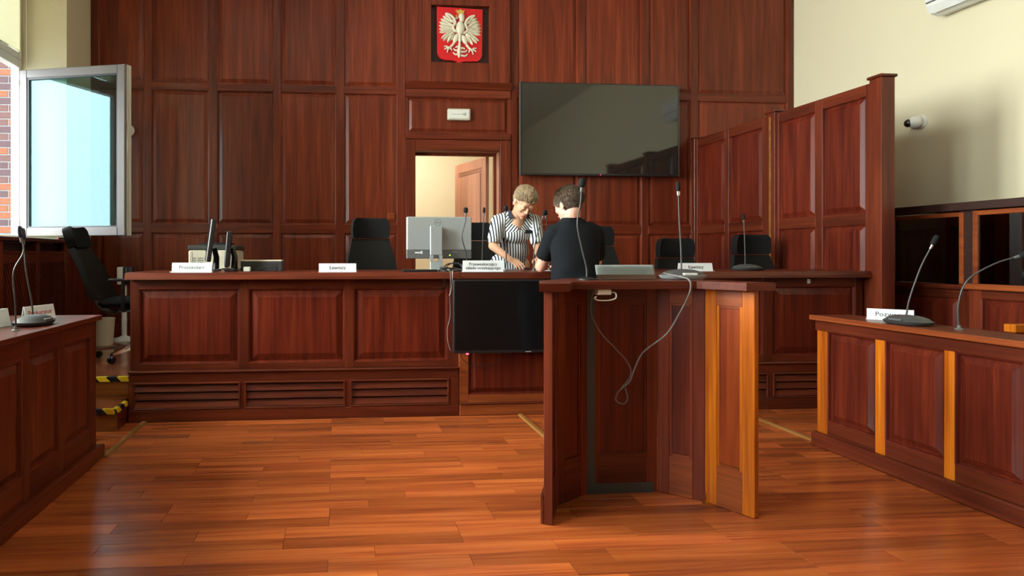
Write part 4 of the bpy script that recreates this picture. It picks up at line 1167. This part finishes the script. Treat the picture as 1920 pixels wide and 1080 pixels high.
# lead of the lectern unit hanging in a knot
cable('grey microphone lead drooping inside the lectern', [(1.600, 2.742, zL + 0.034), (1.585, 2.72, zL + 0.030), (1.600, 2.62, zL + 0.018), (1.602, 2.552, zL + 0.004), (1.600, 2.548, zL - 0.05), (1.57, 2.58, 0.88), (1.53, 2.62, 0.78), (1.44, 2.66, 0.69), (1.40, 2.67, 0.60), (1.385, 2.68, 0.55), (1.335, 2.69, 0.50), (1.325, 2.69, 0.46), (1.355, 2.68, 0.445), (1.375, 2.68, 0.47), (1.365, 2.68, 0.52)], 0.0038, 'cable_m')
cable('thin dark lead looping from the cable box down inside the lectern', [(1.175, 2.60, 0.985), (1.17, 2.62, 0.93), (1.185, 2.64, 0.86), (1.24, 2.66, 0.78), (1.31, 2.67, 0.71), (1.375, 2.675, 0.64), (1.39, 2.68, 0.58), (1.35, 2.69, 0.52)], 0.0030, 'cable_m')

# clerk's place
m1 = thing('monitor', 'black monitor seen edge-on, taller one left of the printer front', 'monitor', (-0.945, 4.50, BZ), -PI / 2 + 0.235)
def edge_monitor(t, w, h, tilt, z0):
    obj('foot', box(-0.10, 0.10, -0.03, 0.075, 0.0, 0.012, ch=0.004), 'plastic', t)
    obj('neck', MB().tube([(0, 0.04, 0.01), (0, 0.045, 0.10), (0, 0.03, 0.17)], [0.025, 0.018], 8), 'plastic', t, 50)
    b = obj('housing', MB().obox((0, 0, z0 + h / 2), (w, 0.035, h), (tilt, 0, 0), 0.006), 'plastic', t)
    obj('screen', MB().obox((0, -0.0185 * math.cos(tilt), z0 + h / 2 - 0.0185 * math.sin(tilt)), (w - 0.03, 0.0014, h - 0.03), (tilt, 0, 0)), 'screen_m', t)
edge_monitor(m1, 0.50, 0.31, -0.13, 0.07)
obj('sticker', box(0.20, 0.235, 0.0345, 0.036, 0.315, 0.35), 'greyink', m1)
m2 = thing('monitor', 'black monitor seen edge-on, shorter one in front of the printer', 'monitor', (-0.800, 4.45, BZ), -PI / 2 + 0.16)
edge_monitor(m2, 0.42, 0.26, -0.08, 0.03)
ps = thing('side_table', 'low wooden side table behind the bench carrying the printer', 'table', (-1.0, 5.08, PZ))
obj('top', box(-0.32, 0.32, -0.24, 0.24, 0.66, 0.69, ch=0.003), 'wood_h', ps)
for sx in (-1, 1):
    for sy in (-1, 1): obj('leg', box(sx * 0.29 - 0.02, sx * 0.29 + 0.02, sy * 0.21 - 0.02, sy * 0.21 + 0.02, 0.0, 0.66), 'wood_v', ps)
pt = thing('printer', 'white printer with black top band behind the clerk\'s monitors', 'printer', (-1.005, 5.06, PZ + 0.69))
obj('body', box(-0.19, 0.19, -0.20, 0.20, 0.035, 0.20, ch=0.012), 'beige', pt)
obj('base', box(-0.182, 0.182, -0.19, 0.19, 0.0, 0.034), 'plastic', pt)
obj('top_band', box(-0.193, 0.193, -0.203, 0.203, 0.2005, 0.240, ch=0.008), 'dgrey', pt)
obj('output_hood', MB().xzprism([(-0.13, 0.2405), (-0.075, 0.262), (0.11, 0.262), (0.125, 0.2405)], -0.15, 0.15), 'plastic', pt)
vt = MB()
for (x0, x1) in ((-0.155, -0.13), (-0.115, -0.07)):
    for k in range(4): vt.box(x0, x1, -0.2018, -0.2001, 0.075 + k * 0.018, 0.085 + k * 0.018)
o = obj('vent_slots', vt, 'greyink', pt); o['kind'] = 'stuff'
for x in (-0.16, 0.14): obj('seam', box(x, x + 0.0025, -0.2016, -0.2001, 0.05, 0.19), 'mgrey', pt)
rt = thing('recorder_box', 'dark grey vented electronics box with pale lid on the bench', 'electronics', (-0.553, 4.50, BZ))
obj('body', box(-0.150, 0.150, -0.10, 0.10, 0.0, 0.072, ch=0.003), 'dgrey', rt)
obj('lid', box(-0.152, 0.148, -0.102, 0.102, 0.0722, 0.083, ch=0.002), 'beige', rt)
for k in range(22): obj('vent_slot', box(-0.078 + k * 0.0095, -0.0745 + k * 0.0095, -0.1012, -0.1002, 0.012, 0.058), 'ink', rt)
tag(obj('adapter', MB().box(-0.668, -0.620, 4.30, 4.34, BZ + 0.0005, BZ + 0.034, ch=0.004), 'white'), 'small white adapter with red mark before the electronics box', 'adapter')
cable('black lead lying in front of the electronics box', [(-0.62, 4.32, cz), (-0.58, 4.32, cz), (-0.53, 4.32, cz + 0.018), (-0.46, 4.32, cz + 0.028), (-0.43, 4.33, cz + 0.02), (-0.44, 4.36, cz)], 0.004, 'cable_b')
cable('black leads around the feet of the clerk\'s monitors', [(-0.86, 4.20, cz), (-0.80, 4.19, cz + 0.015), (-0.75, 4.20, cz), (-0.72, 4.21, cz + 0.01), (-0.78, 4.21, cz + 0.02), (-0.84, 4.18, cz)], 0.004, 'cable_b')
wb_ = thing('waste_bin', 'pale waste bin on the podium beyond the left office chair', 'bin', (-2.20, 5.75, PZ))
obj('bin_body', MB().lathe([(0, 0), (0.085, 0.0), (0.10, 0.24), (0.104, 0.25), (0.094, 0.25), (0.078, 0.01), (0, 0.01)], n=24), 'beige', wb_, 40)
ped = thing('pedestal_fan', 'white pedestal device with black grille behind the left bench end', 'fan', (-2.115, 6.05, PZ))
obj('foot', MB().lathe([(0, 0), (0.125, 0.0), (0.12, 0.015), (0.05, 0.03), (0.03, 0.04), (0, 0.04)], n=28), 'white', ped, 40)
obj('column', MB().tube([(0, 0, 0.035), (0, 0, 0.56)], 0.026, 14), 'white', ped, 40)
obj('housing', box(-0.052, 0.0, -0.06, 0.06, 0.555, 0.73, ch=0.010), 'white', ped)
obj('grille', MB().lathe([(0, 0), (0.048, 0), (0.052, 0.01), (0.052, 0.165), (0.045, 0.175), (0, 0.175)], (0.045, 0, 0.555), 20), 'plastic', ped, 40)

# armchair at the right edge behind the desk
arm = thing('armchair', 'wooden armchair with dark seat at the right edge behind the desk', 'chair', (4.00, 2.72, 0), PI / 2 + PI)
for s_ in (-1, 1):
    for y_ in (-0.235, 0.235): obj('leg', box(s_ * 0.26 - 0.02, s_ * 0.26 + 0.02, y_ - 0.02, y_ + 0.02, 0.0, 0.72), 'amber_h', arm)
    obj('arm_rest', box(s_ * 0.26 - 0.03, s_ * 0.26 + 0.03, -0.275, 0.26, 0.7205, 0.765, ch=0.004), 'amber_v', arm)
obj('seat', box(-0.235, 0.235, -0.24, 0.24, 0.40, 0.47, ch=0.02), M['plastic'], arm)
obj('backrest', box(-0.235, 0.235, 0.19, 0.23, 0.50, 0.90, ch=0.01), M['plastic'], arm)

# ================================================================== PEOPLE
def headpts(mb, c, Rm, k=1.0):
    def E(p, r): mb.ell(Vector(c) + Rm @ (Vector(p) * k), tuple(v * k for v in r), Rm, 16)
    E((0, 0.012, 0.035), (0.073, 0.090, 0.078)); E((0, -0.022, -0.028), (0.059, 0.062, 0.078))
    E((0, -0.035, -0.073), (0.043, 0.045, 0.034)); E((0, -0.068, -0.096), (0.017, 0.014, 0.014))
    for s_ in (-1, 1):
        E((s_ * 0.009, -0.087, -0.034), (0.007, 0.008, 0.006)); E((s_ * 0.028, -0.074, 0.017), (0.024, 0.013, 0.009))
        E((s_ * 0.040, -0.058, -0.026), (0.020, 0.020, 0.022)); E((s_ * 0.031, -0.076, -0.003), (0.014, 0.010, 0.009))
        E((s_ * 0.074, 0.012, -0.010), (0.009, 0.019, 0.031)); E((s_ * 0.079, 0.018, 0.004), (0.007, 0.013, 0.018))
    a = Vector(c) + Rm @ (Vector((0, -0.084, 0.006)) * k); b = Vector(c) + Rm @ (Vector((0, -0.0985, -0.029)) * k)
    mb.cap(a, 0.006 * k, b, 0.0088 * k, 10)
    E((0, -0.082, -0.058), (0.022, 0.009, 0.009))

def hair(c, Rm, k, seed, sweep, back, front, volume):
    rn = random.Random(seed)
    mb = MB()
    for i in range(9000):
        v = Vector((rn.gauss(0, 1), rn.gauss(0, 1), rn.gauss(0, 1))).normalized()
        p = Vector((0.0755 * v.x, 0.012 + 0.0925 * v.y, 0.036 + 0.081 * v.z))
        if v.z < 0 and p.y > 0: p = Vector((p.x * 0.96, 0.010 + (p.y - 0.012) * 0.97, p.z * 1.25))
        lim = front + (back - front) * min(1, max(0, (p.y + 0.06) / 0.13))
        if p.z < lim or (abs(p.x) > 0.055 and -0.045 < p.y < 0.026 and p.z < 0.022): continue
        n_ = Vector((v.x / 0.0765, v.y / 0.0935, v.z / 0.082)).normalized()
        d = Vector(sweep(p)) + Vector((rn.gauss(0, 0.09), rn.gauss(0, 0.09), rn.gauss(0, 0.09)))
        d = d - n_ * d.dot(n_)
        if d.length < 1e-4: d = Vector((0, 1, 0))
        d.normalize()
        L = rn.uniform(0.026, 0.044)
        q1 = p + d * L * 0.5 + n_ * volume * rn.uniform(0.5, 0.9)
        q2 = p + d * L + n_ * volume * rn.uniform(0.4, 1.05)
        W = [Vector(c) + Rm @ (x * k) for x in (p - n_ * 0.004, q1, q2)]
        mb.tube(W, [0.0030 * k, 0.0022 * k, 0.0007 * k], 4, cap=False)
    me = mesh_from(mb, 'hair')
    for p in me.polygons: p.use_smooth = True
    return me

def hand(mb, wrist, fwd, side, k=1.0, curl=0.5, spread=0.12, thumb_side=1):
    """palm and five unequal, bent fingers; side = towards the thumb, normal = back of the hand"""
    f = Vector(fwd).normalized(); s_ = Vector(side); s_ = (s_ - f * s_.dot(f)).normalized(); n_ = s_.cross(f) * thumb_side
    W = Vector(wrist)
    if n_.z < 0: n_ = -n_
    tips = []
    mb.cap(W, 0.024 * k, W + f * 0.03 * k, 0.026 * k)
    for j in range(4):
        o_ = s_ * (0.030 - 0.020 * j) * k
        mb.cap(W + f * 0.020 * k + o_ * 0.6, 0.014 * k, W + f * 0.085 * k + o_, 0.0105 * k, 10)
        L = (0.040, 0.045, 0.042, 0.033)[j] * k
        p = W + f * 0.088 * k + o_
        d = (f + s_ * (0.18 - 0.12 * j) * spread * 4).normalized()
        for m, (ll, rr_) in enumerate(((1.0, 0.0090), (0.65, 0.0082), (0.5, 0.0072))):
            ang = curl * (0.35 + 0.75 * m) * (1 + 0.12 * j)
            dd = (d * math.cos(ang) - n_ * math.sin(ang)).normalized()
            q = p + dd * L * ll
            mb.cap(p, rr_ * k, q, (rr_ - 0.0008) * k, 10); p = q
        tips.append((p, dd, n_))
    p = W + f * 0.025 * k + s_ * 0.026 * k
    d = (f * 0.75 + s_ * 0.75 - n_ * 0.25).normalized()
    q = p + d * 0.042 * k; mb.cap(p, 0.0135 * k, q, 0.0098 * k, 10)
    d2 = (f * 0.95 + s_ * 0.1 - n_ * 0.45).normalized()
    r_ = q + d2 * 0.030 * k; mb.cap(q, 0.0095 * k, r_, 0.0078 * k, 10)
    tips.append((r_, d2, n_))
    return tips

# ---- the woman behind the bench
hc = (1.520, 4.655, 1.572)
HR = Euler((0.52, 0.06, 0.34), 'XYZ').to_matrix()
HR = Matrix.Rotation(0.22, 3, 'Z') @ Matrix.Rotation(0.10, 3, 'Y') @ Matrix.Rotation(0.72, 3, 'X')
bd_ = MB()
headpts(bd_, hc, HR, 1.04)
nb_ = Vector((1.512, 4.795, 1.485))
bd_.cap(Vector(hc) + HR @ Vector((0, 0.030, -0.055)), 0.047, nb_, 0.052)
bd_.cap(nb_, 0.05, (1.512, 4.845, 1.40), 0.072)
for sx in (-1, 1): bd_.cap((1.512 + sx * 0.025, 4.815, 1.480), 0.045, (1.515 + sx * 0.125, 4.85, 1.438), 0.046)
for p, r in (((1.513, 4.868, 1.370), (0.128, 0.080, 0.10)), ((1.51, 4.905, 1.215), (0.118, 0.078, 0.15)), ((1.495, 4.95, 1.06), (0.145, 0.088, 0.12))):
    bd_.ell(p, r)
shl, shr = (1.362, 4.855, 1.432), (1.668, 4.845, 1.432)
ell_, elr = (1.300, 4.800, 1.225), (1.672, 4.770, 1.215)
wrl, wrr = (1.368, 4.560, 1.118), (1.612, 4.560, 1.118)
bd_.cap((1.45, 4.855, 1.440), 0.05, shl, 0.048); bd_.cap((1.58, 4.85, 1.440), 0.05, shr, 0.048)
bd_.chain([(shl, 0.046), (ell_, 0.037), (wrl, 0.024)]); bd_.chain([(shr, 0.046), (elr, 0.037), (wrr, 0.024)])
t1_ = hand(bd_, wrl, (0.36, -0.80, -0.30), (0.85, 0.3, 0.25), 0.92, 0.45)
t2_ = hand(bd_, wrr, (-0.25, -0.87, -0.30), (-0.85, 0.3, 0.25), 0.92, 0.5)
for sx in (-1, 1):
    hx = 1.495 + sx * 0.085
    bd_.chain([((hx, 4.95, 1.06), 0.085), ((hx, 4.94, 0.72), 0.052), ((hx, 4.97, 0.37), 0.036)])
    bd_.cap((hx, 4.99, 0.335), 0.032, (hx, 4.85, 0.325), 0.024)
woman = obj('person', remesh(bd_, 'person', 0.0046, 3), 'skin')
tag(woman, 'woman in navy and white striped blouse leaning over the bench', 'person')
def sw_w(p): return (0.25 * p.x, 0.9, 0.75)
o = obj('hair', hair(hc, HR, 1.06, 5, sw_w, -0.050, 0.050, 0.014), 'hair_w', woman)
bl_ = MB()
for sx in (-1, 1): bl_.cap((1.512 + sx * 0.050, 4.828, 1.468), 0.054, (1.515 + sx * 0.135, 4.85, 1.436), 0.058)
bl_.cap((1.455, 4.855, 1.432), 0.064, (1.365, 4.855, 1.426), 0.061); bl_.cap((1.575, 4.85, 1.432), 0.064, (1.665, 4.845, 1.426), 0.061)
for p, r in (((1.513, 4.866, 1.360), (0.142, 0.092, 0.105)), ((1.513, 4.838, 1.325), (0.122, 0.082, 0.080)), ((1.51, 4.905, 1.20), (0.130, 0.090, 0.16)), ((1.482, 4.945, 1.05), (0.178, 0.102, 0.14)), ((1.470, 4.945, 0.97), (0.205, 0.108, 0.10))):
    bl_.ell(p, r)
bl_.cap(shl, 0.060, (1.315, 4.812, 1.275), 0.055); bl_.cap(shr, 0.060, (1.672, 4.785, 1.268), 0.055)
me = remesh(bl_, 'blouse', 0.007, 7)
# neckline: open the cloth in a V over the chest, and trim the sleeve ends
bmm = bmesh.new(); bmm.from_mesh(me)
kill = []
for fc in bmm.faces:
    q = fc.calc_center_median()
    if q.y < 4.90 and q.z > 1.352 and abs(q.x - (1.522)) < (q.z - 1.352) * 0.52 + 0.004: kill.append(fc)
    elif q.z > 1.490 and abs(q.x - 1.512) < 0.062: kill.append(fc)
    elif (q.x < 1.375 or q.x > 1.63) and q.z < 1.255 and q.z > 1.15 and q.y < 4.875 and (q.x < 1.372 or q.x > 1.655): kill.append(fc)
bmesh.ops.delete(bmm, geom=kill, context='FACES')
loose = [v for v in bmm.verts if not v.link_faces]
bmesh.ops.delete(bmm, geom=loose, context='VERTS')
for fc in bmm.faces:
    q = fc.calc_center_median()
    fc.material_index = 0
    if q.z > 1.338 and 1.405 < q.x < 1.632: fc.material_index = 1 if q.x < 1.522 else 2
bmm.to_mesh(me); bmm.free()
for p in me.polygons: p.use_smooth = True
for k_ in ('stripe_v', 'stripe_l', 'stripe_r'): me.materials.append(M[k_])
blouse = obj('blouse', me, None, woman)
sm_ = blouse.modifiers.new('cloth', 'SOLIDIFY'); sm_.thickness = 0.003; sm_.offset = 1
def strap(pts, w, th=0.004):
    mb = MB(); P = catmull([Vector(p) for p in pts], 5); L = []
    ctr = Vector((1.513, 4.86, 1.42))
    for i, p in enumerate(P):
        d = (P[min(i + 1, len(P) - 1)] - P[max(i - 1, 0)]).normalized()
        n_ = (p - ctr); n_ = (n_ - d * n_.dot(d)).normalized(); s_ = d.cross(n_)
        L.append([mb.bm.verts.new(p + s_ * w * a + n_ * th * b) for a, b in ((-1, 0), (1, 0), (1, 1), (-1, 1))])
    for a, b in zip(L, L[1:]):
        for k in range(4): mb.face([a[k], a[(k + 1) % 4], b[(k + 1) % 4], b[k]])
    mb.face(L[0]); mb.face(L[-1]); return mb
for s_ in (-1, 1):
    cx = 1.516
    obj('collar', strap([(cx, 4.895, 1.522), (cx + s_ * 0.052, 4.868, 1.526), (cx + s_ * 0.078, 4.805, 1.510), (cx + s_ * 0.070, 4.752, 1.452)], 0.017), 'navy', woman)
obj('pocket_flap', MB().obox((1.592, 4.758, 1.342), (0.062, 0.006, 0.030), (0.25, 0, 0.18), 0.002), 'navy', woman)
sk_ = MB()
for p, r in (((1.490, 4.945, 0.99), (0.17, 0.10, 0.10)),): sk_.ell(p, r)
for sx in (-1, 1): sk_.chain([((1.49 + sx * 0.085, 4.95, 1.0), 0.098), ((1.49 + sx * 0.085, 4.94, 0.72), 0.082), ((1.49 + sx * 0.085, 4.97, 0.40), 0.068)])
obj('trousers', remesh(sk_, 'trousers', 0.010, 3), 'navy', woman)
for sx in (-1, 1):
    obj('shoe', remesh(MB().cap((1.495 + sx * 0.085, 5.00, 0.338), 0.036, (1.495 + sx * 0.085, 4.84, 0.330), 0.029), 'shoe', 0.008, 1), 'plastic', woman)
nl = MB()
for (p, d, n_) in t1_: nl.ell(p + n_ * 0.0055, (0.0052, 0.0052, 0.0035), None, 8)
o = obj('nail_polish', nl, 'nail', woman); o['kind'] = 'stuff'
fc_ = MB()
fc_.ell(Vector(hc) + HR @ Vector((0, -0.0925, -0.0625)), (0.021, 0.006, 0.0065), HR, 10)
obj('lips', fc_, 'lips', woman, 60)
for s_ in (-1, 1):
    obj('eyebrow', MB().ell(Vector(hc) + HR @ Vector((s_ * 0.030, -0.0872, 0.022)), (0.015, 0.0035, 0.0026), HR, 10), 'brow', woman, 60)
    obj('eyelash', MB().ell(Vector(hc) + HR @ Vector((s_ * 0.031, -0.0862, -0.0095)), (0.011, 0.003, 0.0018), HR, 10), 'brow', woman, 60)
obj('bracelet', MB().lathe([(0.0275, -0.003), (0.031, 0), (0.0275, 0.003), (0.0265, 0)], tuple(Vector(wrr) + Vector((0.010, 0.035, 0.018))), 20, rot=(1.15, 0, 0.1)), 'ink', woman, 60)

# ---- the boy in front of the bench, seen from behind
bc = (1.515, 3.735, 1.478)
BR = Matrix.Rotation(PI + 0.42, 3, 'Z') @ Matrix.Rotation(0.22, 3, 'X')
bb = MB()
headpts(bb, bc, BR, 0.97)
bn = Vector((1.532, 3.725, 1.375))
bb.cap(Vector(bc) + BR @ Vector((0, 0.028, -0.05)), 0.050, bn, 0.053)
bb.cap(bn, 0.054, (1.545, 3.73, 1.30), 0.068)
for p, r in (((1.565, 3.735, 1.24), (0.132, 0.080, 0.10)), ((1.558, 3.73, 1.08), (0.134, 0.080, 0.17)), ((1.55, 3.72, 0.88), (0.135, 0.085, 0.11))):
    bb.ell(p, r)
sl, sr = (1.428, 3.755, 1.290), (1.706, 3.760, 1.290)
el_, er_ = (1.398, 3.925, 1.068), (1.800, 3.945, 1.10)
wl_, wr_ = (1.475, 4.150, 1.074), (1.690, 4.160, 1.074)
bb.cap((1.49, 3.735, 1.318), 0.045, sl, 0.044); bb.cap((1.63, 3.74, 1.318), 0.045, sr, 0.044)
bb.chain([(sl, 0.044), (el_, 0.037), (wl_, 0.025)]); bb.chain([(sr, 0.044), (er_, 0.037), (wr_, 0.025)])
hand(bb, wl_, (0.45, 0.88, -0.03), (0.85, -0.4, 0.1), 0.9, 0.18); hand(bb, wr_, (-0.45, 0.88, -0.03), (-0.85, -0.4, 0.1), 0.9, 0.18)
for sx in (-1, 1):
    hx = 1.55 + sx * 0.08
    bb.chain([((hx, 3.72, 0.84), 0.075), ((hx, 3.74, 0.46), 0.05), ((hx, 3.70, 0.085), 0.036)])
    bb.cap((hx, 3.68, 0.036), 0.032, (hx, 3.83, 0.028), 0.024)
boy = obj('person', remesh(bb, 'person', 0.0046, 3), 'skin_f')
tag(boy, 'short-haired person in a black T-shirt seen from behind at the bench', 'person')
def sw_b(p): return (0.2, 0.35 if p.z > 0.06 else 0.1, -0.9 if p.z < 0.075 else -0.25)
o = obj('hair', hair(bc, BR, 1.0, 9, sw_b, -0.090, 0.046, 0.009), 'hair_b', boy)
ts = MB()
secs = [(0.84, 1.550, 3.720, 0.150, 0.100), (0.96, 1.552, 3.722, 0.150, 0.100), (1.08, 1.556, 3.728, 0.150, 0.097), (1.18, 1.562, 3.733, 0.156, 0.097), (1.26, 1.566, 3.738, 0.160, 0.094), (1.315, 1.562, 3.740, 0.145, 0.084), (1.350, 1.550, 3.738, 0.105, 0.070), (1.385, 1.536, 3.730, 0.066, 0.060)]
rings = [[ts.bm.verts.new((cx + rx * math.copysign(abs(math.cos(2 * PI * k / 28)) ** 0.85, math.cos(2 * PI * k / 28)), cy + ry * math.sin(2 * PI * k / 28), z)) for k in range(28)] for z, cx, cy, rx, ry in secs]
for a, b in zip(rings, rings[1:]):
    for k in range(28): ts.face([a[k], a[(k + 1) % 28], b[(k + 1) % 28], b[k]])
ts.face(rings[0][::-1]); ts.face(rings[-1])
ts.chain([((1.470, 3.742, 1.318), 0.050), ((1.426, 3.756, 1.292), 0.056), ((1.405, 3.865, 1.148), 0.053)])
ts.chain([((1.655, 3.745, 1.318), 0.050), ((1.706, 3.760, 1.292), 0.056), ((1.772, 3.872, 1.156), 0.053)])
me = remesh(ts, 't_shirt', 0.007, 5)
bmm = bmesh.new(); bmm.from_mesh(me)
kill = []
for fc in bmm.faces:
    q = fc.calc_center_median()
    if q.z > 1.370 and math.hypot(q.x - 1.534, q.y - 3.729) < 0.058: kill.append(fc)
    elif (q.x < 1.455 or q.x > 1.72) and ((q - Vector((1.405, 3.860, 1.150))).dot(Vector((-0.10, 0.55, -0.80))) > 0.018 if q.x < 1.5 else (q - Vector((1.772, 3.870, 1.158))).dot(Vector((0.3, 0.6, -0.6))) > 0.018) and q.y > 3.80: kill.append(fc)
bmesh.ops.delete(bmm, geom=kill, context='FACES')
bmesh.ops.delete(bmm, geom=[v for v in bmm.verts if not v.link_faces], context='VERTS')
bmm.to_mesh(me); bmm.free()
for p in me.polygons: p.use_smooth = True
rf = random.Random(4)
for v in me.vertices:                                    # soft drag folds in the cloth
    q = v.co
    if q.z < 1.26:
        a = math.sin((q.z * 26 + (q.x - 1.55) * 21)) * 0.5 + math.sin((q.z * 33 - (q.x - 1.55) * 30) + 1.3) * 0.5
        v.co = q + v.normal * 0.0045 * a * min(1, (1.26 - q.z) * 6)
tee = obj('t_shirt', me, 'tee', boy)
sm_ = tee.modifiers.new('cloth', 'SOLIDIFY'); sm_.thickness = 0.004; sm_.offset = 1
obj('collar_rib', MB().lathe([(0.060 + 0.006 * math.cos(2 * PI * k / 8), 0.008 * math.sin(2 * PI * k / 8)) for k in range(9)], (1.534, 3.729, 1.384), 28), 'tee', boy, 60)
tr_ = MB(); tr_.ell((1.55, 3.72, 0.86), (0.148, 0.098, 0.10))
for sx in (-1, 1): tr_.chain([((1.55 + sx * 0.08, 3.72, 0.84), 0.088), ((1.55 + sx * 0.08, 3.74, 0.46), 0.066), ((1.55 + sx * 0.08, 3.70, 0.10), 0.054)])
obj('trousers', remesh(tr_, 'trousers', 0.010, 3), 'jeans', boy)
for sx in (-1, 1):
    obj('shoe', remesh(MB().cap((1.55 + sx * 0.08, 3.67, 0.040), 0.040, (1.55 + sx * 0.08, 3.85, 0.034), 0.034), 'shoe', 0.008, 1), 'plastic', boy)
fc_ = MB().ell(Vector(bc) + BR @ Vector((0, -0.0860, -0.058)), (0.021, 0.006, 0.0065), BR, 10)
obj('lips', fc_, 'lips', boy, 60)
for s_ in (-1, 1):
    obj('eyebrow', MB().ell(Vector(bc) + BR @ Vector((s_ * 0.030, -0.082, 0.021)), (0.019, 0.004, 0.004), BR, 10), 'hair_b', boy, 60)
